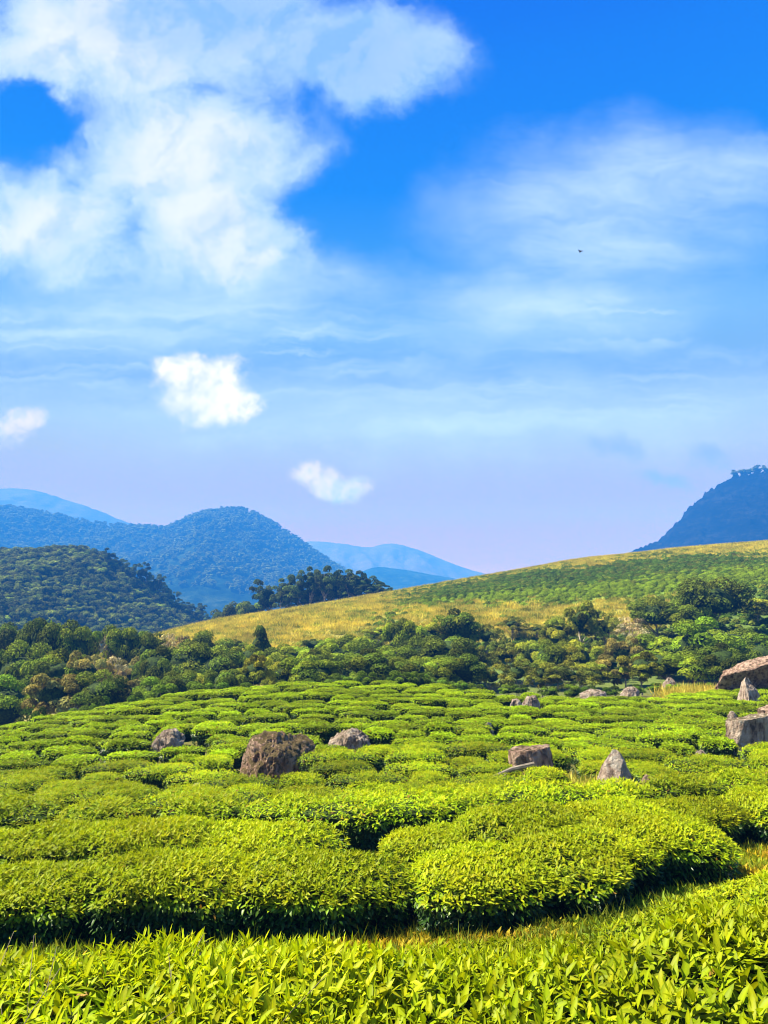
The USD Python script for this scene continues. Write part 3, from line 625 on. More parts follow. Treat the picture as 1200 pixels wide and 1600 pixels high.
rock("boulder", "tall pointed grey rock standing alone among the tea", 969, 1250, 62, 72, M_rockpale, 9, 0.8, 8, "pointed", 0.12)
rock("boulder", "small dark rock leaning at right foot of the pointed rock", 1014, 1248, 32, 34, M_rockbrown, 10, 0.8, 8, "round", 0.2)
rock("boulder", "white-faced split rock near the far edge of the tea, right of centre", 833, 1120, 28, 32, M_rockpale, 12, 0.8, 10, "round", 0.24)
rock("boulder", "tan stone touching the left of the white-faced split rock", 810, 1120, 30, 27, M_rockpale, 13, 0.8, 8, "round", 0.2)
rock("boulder", "tiny pale stone peeping out of the tea below the white-faced rock", 765, 1158, 18, 28, M_rockpale, 14, 0.8, 8, "round", 0.16)
rock("boulder", "pale stone with white front at the far tea edge before the wood", 990, 1102, 34, 28, M_rockpale, 15, 0.8, 8, "round", 0.2)
rock("boulder", "low flat tan stone along far tea edge, left of the white-fronted stone", 932, 1102, 48, 24, M_rockpale, 16, 0.5, 6, "round", 0.14)
rock("boulder", "small pointed grey rock left of the great slab", 1050, 1088, 24, 28, M_rockpale, 17, 0.8, 9, "round", 0.16)
rock("boulder", "great tilted brown slab with dark overhang at the right edge", 1165, 1086, 140, 84, M_rockbrown, 18, 0.55, 8, "slab", 0.14, D=44, lean=(0.1, -1.0))
rock("boulder", "pointed pale rock in front of the great slab", 1178, 1106, 38, 46, M_rockpale, 19, 0.8, 8, "pointed", 0.16)
rock("boulder", "broad cracked grey block at the right edge above the tea", 1182, 1192, 78, 72, M_rockpale, 20, 0.7, 8, "block", 0.14)
rock("boulder", "square brown block perched behind the broad cracked block", 1206, 1168, 38, 64, M_rockbrown, 21, 0.8, 8, "block", 0.1)
rock("boulder", "tiny pale stone left of the square brown block", 1147, 1140, 18, 28, M_rockpale, 22, 0.8, 6, "round", 0.16)
rock("boulder", "tiny cream stone in the tea below the broad cracked block", 1099, 1204, 22, 30, M_rockpale, 23, 0.8, 6, "round", 0.16)
rock("boulder", "tiny stone at the left in the tea above the first hedges", 160, 1302, 16, 30, M_rockpale, 24, 0.8, 6, "round", 0.16)

# ------------------------------------------------------------------ tea rows
bushes = []        # (x, y, z, yaw, scale, kind list, row)
rr = np.random.default_rng(5)
def blocked(x, y, pad):
    return any(((x - bx) / (ba + pad)) ** 2 + ((y - by + 0.45) / (bb + pad + 0.45)) ** 2 < 1 for bx, by, ba, bb in ROCKS)
EDGE_U = [-300, 0, 60, 150, 300, 450, 600, 700, 760, 850, 1000, 1100, 1200, 1500]
EDGE_V = [1200, 1136, 1122, 1097, 1080, 1068, 1065, 1070, 1080, 1086, 1086, 1078, 1072, 1060]
def put(x, y, kind, row, yaw=0.0, s=1.0, sz=1.0):
    bushes.append((x, y, float(ground_z(x, y)), yaw, s, sz, kind, row))
def row_line(points, spacing, row, kinds, jitter=0.06, s=1.0, sz=1.0):
    """Bushes set along a line of ground points (x, y)."""
    p = np.array(points, float); seg = np.hypot(*np.diff(p, axis=0).T); L = np.concatenate([[0], np.cumsum(seg)])
    t = rr.uniform(0, 0.3)
    while t < L[-1]:
        x, y = np.interp(t, L, p[:, 0]), np.interp(t, L, p[:, 1]); x2, y2 = np.interp(min(t + 0.2, L[-1]), L, p[:, 0]), np.interp(min(t + 0.2, L[-1]), L, p[:, 1])
        yaw = math.atan2(y2 - y, x2 - x) if t + 0.2 < L[-1] else 0
        put(x + rr.normal(0, jitter), y + rr.normal(0, jitter), kinds, row, yaw + rr.normal(0, 0.06), s * rr.uniform(0.95, 1.08), sz * rr.uniform(0.92, 1.06))
        t += spacing * rr.uniform(0.9, 1.1)
# foremost row, under the viewer
row_line([(-3.0, 2.5), (-1.2, 2.5), (0, 2.52), (1.2, 2.62), (2.6, 2.85)], 1.05, 1, NEAR, s=0.88, sz=1.16)
row_line([(-3.0, 1.4), (0, 1.35), (2.6, 1.6)], 1.25, 0, NEAR)
# right-hand bank beside the path
row_line([(0.55, 3.95), (1.4, 4.1), (2.4, 4.45), (3.6, 5.1), (5.0, 6.0)], 1.15, 2, NEAR, s=0.86, sz=0.78)
row_line([(3.2, 6.0), (4.6, 7.0), (6.0, 8.2)], 1.15, 2, NEAR, s=0.9, sz=0.55)
# second hedge: across the picture, then bending away behind the path
row_line([(-6.2, 7.75), (-3.2, 7.75), (-0.2, 7.9)], 1.32, 3, NEAR, sz=0.92)
row_line([(0.75, 7.9), (2.0, 8.3), (3.3, 9.3)], 1.3, 3, NEAR, sz=0.88)
row_line([(-7.0, 9.85), (-3.0, 9.75), (-0.5, 9.85)], 1.38, 4, NEAR)
row_line([(0.5, 9.75), (1.7, 9.95), (3.0, 10.5), (4.8, 11.2), (7.4, 12.2)], 1.36, 4, NEAR, sz=0.9)
# third hedge and beyond
row_line([(-8.6, 12.0), (-4, 11.9), (-1.2, 12.0)], 1.4, 5, MIDB, s=1.1)
row_line([(-0.3, 11.75), (1.4, 12.0), (3.0, 12.5), (5.2, 13.3), (8.2, 14.3)], 1.35, 5, MIDB, s=1.05)
y = 13.75; rowi = 6
while y < 48:
    tilt = 0.16; k = 0
    x = -0.62 * y - 3
    wob = rr.uniform(0, 6.28); wob2 = rr.uniform(0, 6.28)
    sy = 1.0 - 0.20 * float(sstep(y, 13, 16))
    while x < 0.62 * y + 3:
        kind = MIDB if y < 21 else FARB
        idx = rr.integers(0, 6); half = (0.62, 0.87, 1.12, 0.75, 0.97, 0.6)[idx]
        s = sy * rr.uniform(0.92, 1.08)
        gap = rr.choice([0.02, 0.12, 0.28], p=[0.4, 0.35, 0.25])
        xc = x + half * s
        bend = -0.22 * np.minimum(xc + 3, 0) * -1 + 0.05 * np.maximum(xc - 4, 0)
        yy = y + bend * 0.9 + 0.45 * math.sin(xc * 0.28 + wob) + 0.25 * math.sin(xc * 0.7 + wob2) + rr.normal(0, 0.10)
        x += 2 * half * s * 0.95 + gap
        z = float(ground_z(xc, yy))
        if yy > 13.1:
            if not (yy < 15.8 and xc > 1.2 and yy < 13.0 + 0.30 * xc):
                u, v = to_pix(np.array([xc, yy, z + 0.6]))
                if v > np.interp(u, EDGE_U, EDGE_V) and yy < 45 and not blocked(xc, yy, 0.45 * s) and not (abs(u - 900) < 60 and 1205 < v < 1232):
                    slope = math.atan2(0.22 * (xc < -3) , 1)
                    bushes.append((xc, yy, z, slope * 0.8 + 0.12 * math.cos(xc * 0.28 + wob) + rr.normal(0, 0.05), s, rr.uniform(0.85, 1.12), [kind[idx]], rowi))
    y += (1.38 + 0.30 * math.exp(-((y - 15) / 3.0) ** 2)) * sy * rr.uniform(0.93, 1.07); rowi += 1

MARKS = [(432, 1200, "the mossy dome-shaped boulder"), (545, 1170, "the rough grey boulder"), (257, 1165, "the dark-capped left boulder"), (306, 1240, "the flat low tan stone"), (836, 1200, "the flat-topped brown rock"), (969, 1230, "the tall pointed rock"), (1182, 1160, "the broad cracked block"), (1099, 1180, "the tiny cream stone"), (160, 1281, "the tiny stone at left")]
taken = {}
def field_label(i):
    """Where a bush of the slope stands: by the nearest boulder, else by its row and order in it."""
    u, v = U_[i], V_[i]
    k = min(range(len(MARKS)), key=lambda m: math.hypot(u - MARKS[m][0], (v - MARKS[m][1]) * 2.2))
    mu, mv, what = MARKS[k]
    if math.hypot(u - mu, (v - mv) * 2.2) < 110 and abs(u - mu) + abs(v - mv) > 0:
        how = ("just left of" if u < mu else "just right of") if abs(u - mu) > 2.2 * abs(v - mv) else "right in front of" if v > mv else "right behind"
        key = f"tea bush {how} {what}"
    else:
        side = "left edge" if u < 240 else "left half" if u < 480 else "middle" if u < 720 else "right half" if u < 960 else "right edge"
        n = bushes[i][7] - 5
        key = f"tea bush in tea row {n} past the third hedge, at the {side}"
    c = taken[key] = taken.get(key, 0) + 1
    words = ["nearest", "second", "third", "fourth", "fifth", "sixth", "seventh", "eighth", "ninth", "tenth", "eleventh", "twelfth"]
    if what in key:
        label = f"clipped {key}" if c == 1 else f"clipped {key}, {NUM[min(c, 38) - 1]} nearest"
    else:
        same = sorted([q for q in single if bushes[q][7] == bushes[i][7] and q not in near_mark], key=lambda q: U_[q])
        label = f"clipped {key}" if c == 1 else f"clipped {key}, one of several"
        label = f"clipped tea bush, {ROWPOS[i]} from left in the {NUM[min(bushes[i][7] - 6, 37)]} row past the third hedge"
    return label, "clipped tea bushes on the slope"
near_mark = set()
# which bushes show largest
arr = np.array([(b[0], b[1], b[2] + 0.4) for b in bushes]); U_, V_ = to_pix(arr)
inside = (U_ > -60) & (U_ < 1260) & (V_ < 2300)
size = np.where(inside, 1.0 / arr[:, 1], 0.02 / np.maximum(arr[:, 1], 0.1))
order = np.argsort(-size)
single = set(order[:300].tolist())
HEDGE = {0: "tea bush of the row right under the viewer", 1: "flushing tea bush along the bottom edge", 2: "bright tea bush on the bank right of the path", 3: "dark-flanked tea bush in the second hedge from the front", 4: "tea bush at the back of the second hedge", 5: "tea bush in the third hedge from the front"}
ORD = ["leftmost", "second from left", "third from left", "fourth from left", "fifth from left", "sixth from left", "seventh from left", "eighth from left", "ninth from left", "tenth from left", "eleventh from left", "twelfth from left"]
rows_members = {}
for i in single:
    rows_members.setdefault(bushes[i][7], []).append(i)
NUM = ["first", "second", "third", "fourth", "fifth", "sixth", "seventh", "eighth", "ninth", "tenth", "eleventh", "twelfth", "thirteenth", "fourteenth", "fifteenth", "sixteenth", "seventeenth", "eighteenth", "nineteenth", "twentieth"]
NUM = NUM + [f"{t}-{n}" for t in ("twenty", "thirty") for n in NUM[:9]]
ROWPOS = {i: NUM[min(k, 37)] for row, ms in rows_members.items() for k, i in enumerate(sorted(ms, key=lambda q: U_[q]))}
stuff_items = []
for i, b in enumerate(bushes):
    x, y, z, yaw, s, sz, kinds, row = b
    if i not in single:
        stuff_items.append(i); continue
    if row <= 5:
        k = sorted(rows_members[row], key=lambda q: U_[q]).index(i)
        label = f"{HEDGE[row]}, {ORD[min(k, 11)]}"; group = "tea bushes in the nearest hedges"
    else:
        label, group = field_label(i)
    kk = kinds[i % len(kinds)]
    thing("tea_bush", label, "tea bush", (x, y, z), yaw, (s, s, s * sz), group, ref=kk)
def scatter(name, path, P, yaw, S, label, parent="/World", kind="stuff", structure=None):
    """One PointInstancer of copies of the prims at paths."""
    pi = UsdGeom.PointInstancer.Define(stage, f"{parent}/{numbered(name, parent)}")
    holder = str(pi.GetPath()) + "/kinds"
    UsdGeom.Scope.Define(stage, holder)
    targets = []
    for k, src in enumerate(path):
        q = UsdGeom.Xform.Define(stage, f"{holder}/kind_{k}").GetPrim(); q.GetReferences().AddInternalReference(src); targets.append(q.GetPath())
    pi.CreatePrototypesRel().SetTargets(targets)
    n = len(P)
    pi.CreatePositionsAttr(Vt.Vec3fArray.FromNumpy(np.asarray(P, np.float32)))
    half = np.asarray(yaw) / 2
    pi.CreateOrientationsAttr(Vt.QuathArray([Gf.Quath(float(math.cos(h)), 0.0, 0.0, float(math.sin(h))) for h in half]))
    pi.CreateScalesAttr(Vt.Vec3fArray.FromNumpy(np.asarray(S, np.float32)))
    ids = np.asarray([0] * n if len(path) == 1 else structure)
    pi.CreateProtoIndicesAttr(Vt.IntArray.FromNumpy(ids.astype(np.int32)))
    tag(pi.GetPrim(), label=label, kind=kind)
    return pi
al = FARB + MIDB + NEAR
sel = [bushes[i] for i in stuff_items]
scatter("tea_field", al, [(b[0], b[1], b[2]) for b in sel], [b[3] for b in sel], [(b[4], b[4], b[4] * b[5]) for b in sel], "tea bushes of the far half of the slope, up to the wood", structure=[al.index(b[6][i % len(b[6])]) for i, b in enumerate(sel)])
print("tea bushes", len(bushes), "in field", len(sel))

# ------------------------------------------------------------------ trees
M_crown = M_leaf("tree_leaf", transl=0.22, rough=0.7, spec=0.05, patch=(0.8, 1.2), obj=0.3, patch_scale=0.25, warm=(1.12, 1.0, 0.8))
def tree(name, seed, tint, lobes=22, n=2600, leaf=0.042, z0=0.22, top=1.0, shape="round", core=0.62, bark=None, vary=0.35, limbs=6, lobe_r=(0.13, 0.20), trunk_r=0.022, lod=LEAF2, flat=0.75):
    """A tree one metre high and about one metre wide (placed with its own scale): trunk, limbs, crown of leaf sprays in uneven lobes."""
    r = np.random.default_rng(seed); root = proto(name); path = str(root.GetPath()); bark = bark or M_trunk
    c = []
    while len(c) < lobes:
        p = r.uniform(-1, 1, 3)
        if np.linalg.norm(p) > 1 or np.linalg.norm(p) < 0.35: continue
        if p[2] < -0.55 and r.random() < 0.5: continue
        c.append(p)
    c = np.array(c); q = (c[:, 2] + 1) / 2
    wid = {"round": 0.36 + 0 * q, "cone": 0.40 * (1.05 - q), "umbrella": 0.18 + 0.22 * q, "bush": 0.40 - 0.12 * q ** 2, "tall": 0.20 + 0.14 * np.sin(q * 3.1)}[shape]
    zc0, zc1 = z0 + 0.08, top - 0.12
    cen = np.stack([c[:, 0] * wid / 0.7, c[:, 1] * wid / 0.7, zc0 + (zc1 - zc0) * q], -1)
    cen[:, :2] = np.clip(cen[:, :2], -0.40, 0.40)
    rad = r.uniform(*lobe_r, lobes)
    k = r.integers(0, lobes, n)
    d = unit(r.normal(0, 1, (n, 3))); d[:, 2] = np.where(d[:, 2] < -0.25, -d[:, 2], d[:, 2])
    rr_ = rad[k] * (0.72 + 0.36 * r.random(n) ** 0.6)
    pos = cen[k] + d * rr_[:, None] * [1, 1, flat]
    nrm = unit(d * [1, 1, 1.3] + r.normal(0, 0.35, (n, 3)))
    t = r.normal(0, 1, (n, 3)); t -= nrm * (t * nrm).sum(-1, keepdims=True)
    tone = (1 + vary * r.normal(0, 1, lobes))[k][:, None].clip(0.4, 1.9)
    hue = r.uniform(-1, 1, lobes)[k][:, None] * np.array([0.14, 0.0, -0.1])
    L = leaf * r.uniform(0.6, 1.4, n)
    col = np.asarray(tint) * tone * (1 + hue) * r.uniform(0.65, 1.35, (n, 1))
    m = leaves(pos - unit(t) * (L * 0.5)[:, None], t, nrm, L, L * 0.62, col, lod, 0.15)
    part("crown", m[:2], M_crown, path, tint=m[2])
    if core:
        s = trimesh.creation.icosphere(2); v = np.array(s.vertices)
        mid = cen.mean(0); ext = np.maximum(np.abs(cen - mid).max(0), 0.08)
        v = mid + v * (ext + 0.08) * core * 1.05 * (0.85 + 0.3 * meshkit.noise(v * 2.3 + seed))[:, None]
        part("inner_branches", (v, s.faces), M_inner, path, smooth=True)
    lean = r.normal(0, 0.03, 2)
    path_t = [(0, 0, -0.06), (lean[0] * 0.4, lean[1] * 0.4, z0 * 0.7), (lean[0], lean[1], z0 + 0.25 * (top - z0)), (lean[0] * 1.5, lean[1] * 1.5, z0 + 0.7 * (top - z0))]
    part("trunk", tube(path_t, trunk_r, trunk_r * 0.35, 6), bark, path)
    for j in range(limbs):
        e = cen[r.integers(0, lobes)]; s0 = np.array([lean[0] * 0.8, lean[1] * 0.8, z0 * r.uniform(0.6, 1.2) + 0.05])
        part("limb", tube([s0, (s0 + e) / 2 + r.normal(0, 0.02, 3), e], trunk_r * 0.5, trunk_r * 0.15, 4), bark, path)
    return path
DARK, MIDG, OLIVE, BROWN, LIGHT, BARE = (0.100, 0.138, 0.010), (0.155, 0.215, 0.010), (0.190, 0.215, 0.016), (0.200, 0.185, 0.045), (0.140, 0.215, 0.008), (0.300, 0.255, 0.140)
KINDS = {
    "dark": [tree(f"dark_tree_{k}", 400 + k, DARK, lobes=24 + 4 * k, n=8000) for k in range(4)],
    "mid": [tree(f"mid_tree_{k}", 410 + k, MIDG, lobes=22 + 4 * k, n=8000) for k in range(3)],
    "olive": [tree(f"olive_tree_{k}", 420 + k, OLIVE, lobes=26, n=7000, core=0.5, lobe_r=(0.09, 0.16), bark=M_palebark) for k in range(3)],
    "brown": [tree(f"brown_tree_{k}", 430 + k, BROWN, lobes=28, n=7000, core=0.5, lobe_r=(0.09, 0.15), vary=0.3) for k in range(2)],
    "light": [tree(f"light_tree_{k}", 440 + k, LIGHT, lobes=20, n=7000, z0=0.02, shape="bush", lobe_r=(0.14, 0.2)) for k in range(2)],
    "bare": [tree(f"bare_tree_{k}", 450 + k, BARE, lobes=34, n=2600, leaf=0.035, core=0, lobe_r=(0.06, 0.12), bark=M_palebark, limbs=26, trunk_r=0.016) for k in range(2)],
    "scrub": [tree(f"scrub_tree_{k}", 460 + k, (0.140, 0.165, 0.020), lobes=30, n=4200, leaf=0.038, z0=0.15, core=0.35, lobe_r=(0.07, 0.13), bark=M_palebark, limbs=16, trunk_r=0.014) for k in range(3)],
    "cone": [tree("cone_tree", 470, DARK, lobes=26, n=7000, z0=0.05, shape="cone", lobe_r=(0.10, 0.15))],
    "gum": [tree(f"gum_tree_{k}", 480 + k, (0.060, 0.090, 0.014), lobes=18 + 3 * k, n=3800, leaf=0.038, z0=0.30, shape="umbrella", lobe_r=(0.08, 0.14), core=0.3, bark=M_palebark, limbs=8, trunk_r=0.012, flat=0.55) for k in range(4)],
    "shrub": [tree(f"shrub_{k}", 490 + k, (0.085, 0.150, 0.010), lobes=16, n=4200, leaf=0.06, z0=0.0, shape="bush", lobe_r=(0.16, 0.24)) for k in range(3)],
    "far": [tree(f"wood_tree_{k}", 500 + k, (0.125, 0.165, 0.012), lobes=9, n=900, leaf=0.10, z0=0.15, core=0.75, limbs=0, lobe_r=(0.18, 0.26)) for k in range(3)],
}
WORDS = {"dark": "dark green round-crowned tree", "mid": "mid-green bushy tree", "olive": "olive-toned loose tree", "brown": "rusty brown leafed tree", "light": "light green low tree", "bare": "pale, nearly bare twiggy tree", "scrub": "thin scrubby tree with pale stems", "cone": "dark cone-shaped tree", "gum": "tall thin gum tree", "shrub": "small bright shrub"}
TREES = []
def plant(u, vtop, wpx, kind, D, line):
    z = -4.0
    x = x_at(u, D); g = float(ground_z(x, D)); tp = at(u, vtop, D)[2]
    x = x_at(u, D, g)
    h = max(tp - g, 0.8); w = min(wpx / FPX * D, 1.25 * h)
    TREES.append([x, D, g, w, h, kind, line, u, vtop])
# back line, on the foot of the far slope
for a in [(-60, 955, 90, "dark"), (20, 957, 88, "dark"), (68, 950, 84, "dark"), (112, 962, 70, "mid"), (150, 982, 58, "bare"), (192, 966, 64, "mid"), (232, 984, 56, "dark"), (268, 982, 60, "bare"), (318, 984, 76, "dark"), (352, 996, 66, "dark"), (406, 972, 50, "cone"),
          (450, 1000, 66, "mid"), (492, 996, 70, "dark"), (540, 985, 70, "mid"), (592, 978, 64, "olive"), (632, 958, 52, "mid"), (672, 972, 60, "olive"), (716, 952, 66, "dark"), (760, 968, 56, "scrub"), (800, 958, 60, "scrub"), (838, 972, 56, "scrub"),
          (872, 962, 54, "olive"), (910, 938, 58, "olive"), (948, 948, 56, "scrub"), (985, 958, 56, "bare"), (1030, 930, 76, "dark"), (1072, 938, 70, "mid"), (1122, 900, 112, "dark"), (1184, 934, 72, "olive"), (1240, 930, 90, "mid")]:
    plant(*a, 92 + 6 * math.sin(a[0]), "back")
# middle line
for a in [(-50, 1000, 92, "mid"), (22, 1000, 86, "dark"), (84, 1004, 78, "mid"), (132, 1012, 66, "brown"), (166, 1022, 58, "bare"), (204, 1022, 64, "brown"), (246, 1010, 62, "dark"), (292, 1000, 92, "dark"), (342, 1008, 84, "dark"), (388, 1004, 66, "mid"), (432, 1018, 60, "olive"),
          (476, 1006, 70, "mid"), (522, 1000, 78, "mid"), (566, 996, 76, "dark"), (612, 1000, 70, "mid"), (652, 992, 70, "dark"), (700, 984, 104, "dark"), (752, 1002, 62, "scrub"), (792, 994, 66, "scrub"), (832, 1000, 60, "olive"), (872, 996, 60, "dark"), (908, 1000, 66, "olive"),
          (944, 994, 56, "scrub"), (978, 990, 60, "brown"), (1010, 996, 56, "olive"), (1044, 984, 82, "mid"), (1100, 962, 96, "light"), (1150, 976, 84, "mid"), (1200, 990, 70, "light"), (1262, 990, 80, "mid")]:
    plant(*a, 76 + 4 * math.sin(a[0] * 1.7), "middle")
# front line, at the edge of the tea
for a in [(-40, 1050, 80, "mid"), (12, 1052, 84, "light"), (76, 1046, 86, "brown"), (120, 1056, 60, "olive"), (158, 1046, 78, "dark"), (200, 1058, 60, "brown"), (240, 1056, 64, "light"), (278, 1046, 60, "dark"), (318, 1052, 46, "olive"), (352, 1040, 62, "dark"), (396, 1020, 56, "olive"), (438, 1028, 64, "olive"),
          (486, 1020, 80, "mid"), (536, 1026, 82, "mid"), (584, 1014, 88, "dark"), (636, 1024, 66, "dark"), (676, 1020, 72, "mid"), (722, 1016, 78, "dark"), (768, 1030, 60, "scrub"), (808, 1022, 64, "scrub"), (848, 1030, 60, "olive"), (890, 1030, 70, "scrub"), (930, 1034, 62, "olive"), (962, 1020, 66, "brown"),
          (1004, 1016, 62, "olive"), (1042, 1010, 80, "mid"), (1086, 1016, 72, "mid"), (1130, 1006, 70, "dark")]:
    plant(*a, 61 + 3 * math.sin(a[0] * 2.3), "front")
tr = np.random.default_rng(12)
# shrubs along the edge of the tea and on the far slope
for u in list(range(20, 640, 46)) + list(range(650, 1110, 34)):
    e = np.interp(u, EDGE_U, EDGE_V); D = 47.5 + tr.uniform(-1.0, 1.5)
    plant(u + tr.uniform(-10, 10), e - tr.uniform(6, 22), tr.uniform(26, 46), "shrub", D, "edge")
for u, v, w, D in [(772, 934, 26, 140), (868, 928, 44, 142), (893, 930, 30, 143), (640, 950, 24, 132), (700, 944, 20, 138)]:
    plant(u, v, w, "shrub", D, "slope")
# the grove behind the yellow slope
for k, (u, v) in enumerate([(345, 950), (368, 938), (392, 934), (408, 900), (424, 905), (436, 912), (452, 893), (468, 896), (484, 880), (497, 886), (508, 879), (520, 884), (532, 886), (544, 888), (556, 886), (568, 892), (580, 898), (592, 906), (602, 912), (416, 920), (446, 910), (476, 908), (504, 902), (530, 904), (558, 906), (462, 918), (492, 915), (520, 914), (546, 912), (572, 910)]):
    plant(u, v, 38 + 14 * tr.random() if u > 400 else 40, "gum" if u > 400 else "dark", 205 + 12 * tr.random(), "grove")
# gum trees down the right-hand ridge of the forested hill
def on(V, T, x, near=0.0):
    """Height of a mountain mesh's crest at x."""
    i = np.argmin(np.abs(T[0])); c = V[:, i]; o = np.argsort(c[:, 0])
    return np.interp(x, c[o, 0], c[o, 1]), np.interp(x, c[o, 0], c[o, 2])
for u in [172, 186, 199, 208, 219, 229, 238, 247, 255, 264, 272, 284, 296, 310, 324]:
    x = x_at(u, 380); y_, z_ = on(for_V, for_T, x); h = tr.uniform(12, 17) * (1.15 if 200 < u < 250 else 0.9)
    TREES.append([x, y_ - tr.uniform(0, 8), z_ - 1.0, tr.uniform(7, 10), h, "gum", "ridge", u, 0])
LINES = {"back": "the back line of the wood", "middle": "the middle line of the wood", "front": "the front line of the wood", "edge": "the edge where tea meets the wood", "slope": "the far green slope", "grove": "the grove behind the yellow slope", "ridge": "the ridge of the dark forested hill"}
seen = {}
for i, t in enumerate(sorted(TREES, key=lambda t: t[7])):
    x, y_, z_, w, h, kind, line, u, vt = t
    k = seen[(kind, line)] = seen.get((kind, line), 0) + 1
    total = sum(1 for q in TREES if q[5] == kind and q[6] == line)
    rank = "" if total == 1 else f", {NUM[k - 1] if k <= 20 else NUM[total - k] } from {'left' if k <= 20 else 'right'}"
    src = KINDS[kind][(i * 7 + int(u)) % len(KINDS[kind])]
    thing({"shrub": "shrub", "gum": "gum_tree"}.get(kind, "tree"), f"{WORDS[kind]} in {LINES[line]}{rank}", "shrub" if kind == "shrub" else "tree", (x, y_, z_), tr.uniform(0, 6.28), (w * 1.05, w * 1.05, h * 1.03), {"grove": "gum trees of the grove", "ridge": "gum trees on the ridge", "edge": "shrubs along the tea"}.get(line, "trees of the wood"), ref=src)

# woods that read as one mass
def cover(V, T, n, seed, lo, hi, size, slope_side=-1):
    """Random points of a mountain's near slope, between two heights of its profile."""
    r = np.random.default_rng(seed); t = T[0]; cols = np.nonzero((t * slope_side >= lo) & (t * slope_side <= hi))[0]
    i = r.integers(1, V.shape[0] - 1, n); j = cols[r.integers(0, len(cols) - 1, n)]
    a, b = r.random(n)[:, None], r.random(n)[:, None]
    p = V[i, j] * (1 - a) + V[i + 1, j] * a; p = p * (1 - b) + (V[i, np.minimum(j + 1, V.shape[1] - 1)] * (1 - a) + V[i + 1, np.minimum(j + 1, V.shape[1] - 1)] * a) * b
    h = r.uniform(*size, n); w = h * r.uniform(0.7, 1.1, n)
    return p - [0, 0, 0.6], r.uniform(0, 6.28, n), np.stack([w, w, h], -1), r
p_, yw, sc, r_ = cover(for_V, for_T, 7000, 61, 0.0, 1.0, (3.8, 8.5))
scatter("forest", KINDS["far"] + KINDS["mid"], p_, yw, sc, "dense dark forest covering the hill on the left", structure=r_.choice(6, len(p_), p=[0.28, 0.28, 0.28, 0.06, 0.05, 0.05]))
p_, yw, sc, r_ = cover(blue_V, blue_T, 12000, 62, 0.0, 0.75, (6, 13))
scatter("mountain_woods", KINDS["far"], p_, yw, sc, "woods covering the blue mountain", structure=r_.integers(0, 3, len(p_)))
for us, V, T, D, hh, words, grp in [(list(range(268, 420, 7)), blue_V, blue_T, 1750, (9, 14), "tiny tree on the skyline of the rounded blue peak", "trees on the blue peak"), (list(range(1146, 1215, 5)), dome_V, dome_T, 1200, (9, 14), "dark tree on top of the bare rock mountain", "trees on the rock mountain")]:
    for k, u in enumerate(us):
        x = x_at(u + tr.uniform(-2, 2), D, 200); y_, z_ = on(V, T, x); h = tr.uniform(*hh)
        thing("tree", f"{words}, {NUM[k] if k < 20 else NUM[len(us) - 1 - k]} from {'left' if k < 20 else 'right'}", "tree", (x, y_ - tr.uniform(0, 6), z_ - 2.2), tr.uniform(0, 6), (h * 0.9, h * 0.9, h), grp, ref=KINDS["far"][k % 3])

# ------------------------------------------------------------------ grass, weeds and the far slope's cover
M_grass = M_leaf("grass_blade", transl=0.3, rough=0.6, spec=0.15, patch=(0.75, 1.25), obj=0.25, patch_scale=0.12, warm=(1.1, 1.0, 0.8))
def tuft(name, seed, tint, n, length, spread, width, up=0.9):
    r = np.random.default_rng(seed); root = proto(name); path = str(root.GetPath())
    b = np.stack([r.normal(0, spread, n), r.normal(0, spread, n), np.zeros(n) - 0.02], -1)
    d = r.normal(0, 0.45, (n, 3)) + [0, 0, up]; nr = r.normal(0, 1, (n, 3)) + [0, 0, 0.4]
    L = length * r.uniform(0.5, 1.2, n)
    m = leaves(b, d, nr, L, width * r.uniform(0.7, 1.3, n), np.asarray(tint) * r.uniform(0.6, 1.4, (n, 1)) * (1 + r.uniform(-1, 1, (n, 1)) * [0.1, 0, 0]), LEAF4, 0.35)
    part("blades", m[:2], M_grass, path, tint=m[2]); return path
DRYT = [tuft(f"dry_tuft_{k}", 600 + k, (0.42, 0.355, 0.05), 90, 0.55, 0.30, 0.035) for k in range(2)]
GREENT = [tuft(f"green_tuft_{k}", 610 + k, (0.13, 0.18, 0.010), 90, 0.5, 0.30, 0.05) for k in range(2)]
WEED_ = [tuft(f"weed_{k}", 620 + k, ((0.26, 0.28, 0.008), (0.14, 0.22, 0.008), (0.38, 0.29, 0.012))[k], 110, 0.075, 0.10, 0.022, 0.5) for k in range(3)]
SWARD = [tuft(f"sward_{k}", 630 + k, (0.15, 0.19, 0.008), 80, 0.14, 0.09, 0.008, 1.0) for k in range(2)]
def slope_bush(name, seed, tint):
    r = np.random.default_rng(seed); root = proto(name); path = str(root.GetPath()); n = 420
    d = unit(r.normal(0, 1, (n, 3))); d[:, 2] = np.abs(d[:, 2]); pos = d * [0.72, 0.55, 0.62] * (0.85 + 0.2 * r.random((n, 1)))
    nrm = unit(d * [1, 1, 1.6] + r.normal(0, 0.3, (n, 3))); t = r.normal(0, 1, (n, 3)); t -= nrm * (t * nrm).sum(-1, keepdims=True)
    L = 0.22 * r.uniform(0.7, 1.3, n)
    m = leaves(pos, t, nrm, L, L * 0.6, np.asarray(tint) * r.uniform(0.6, 1.4, (n, 1)), LEAF2, 0.1)
    part("leaves", m[:2], M_crown, path, tint=m[2]); return path
SLOPE = [slope_bush("slope_bush_0", 640, (0.075, 0.135, 0.010)), slope_bush("slope_bush_1", 641, (0.125, 0.160, 0.014)), slope_bush("slope_bush_2", 642, (0.150, 0.225, 0.010))]
gr = np.random.default_rng(70)
pos_b, id_b, s_b, pos_g, id_g, s_g = [], [], [], [], [], []
yy_ = np.arange(88, 236, 1.1)
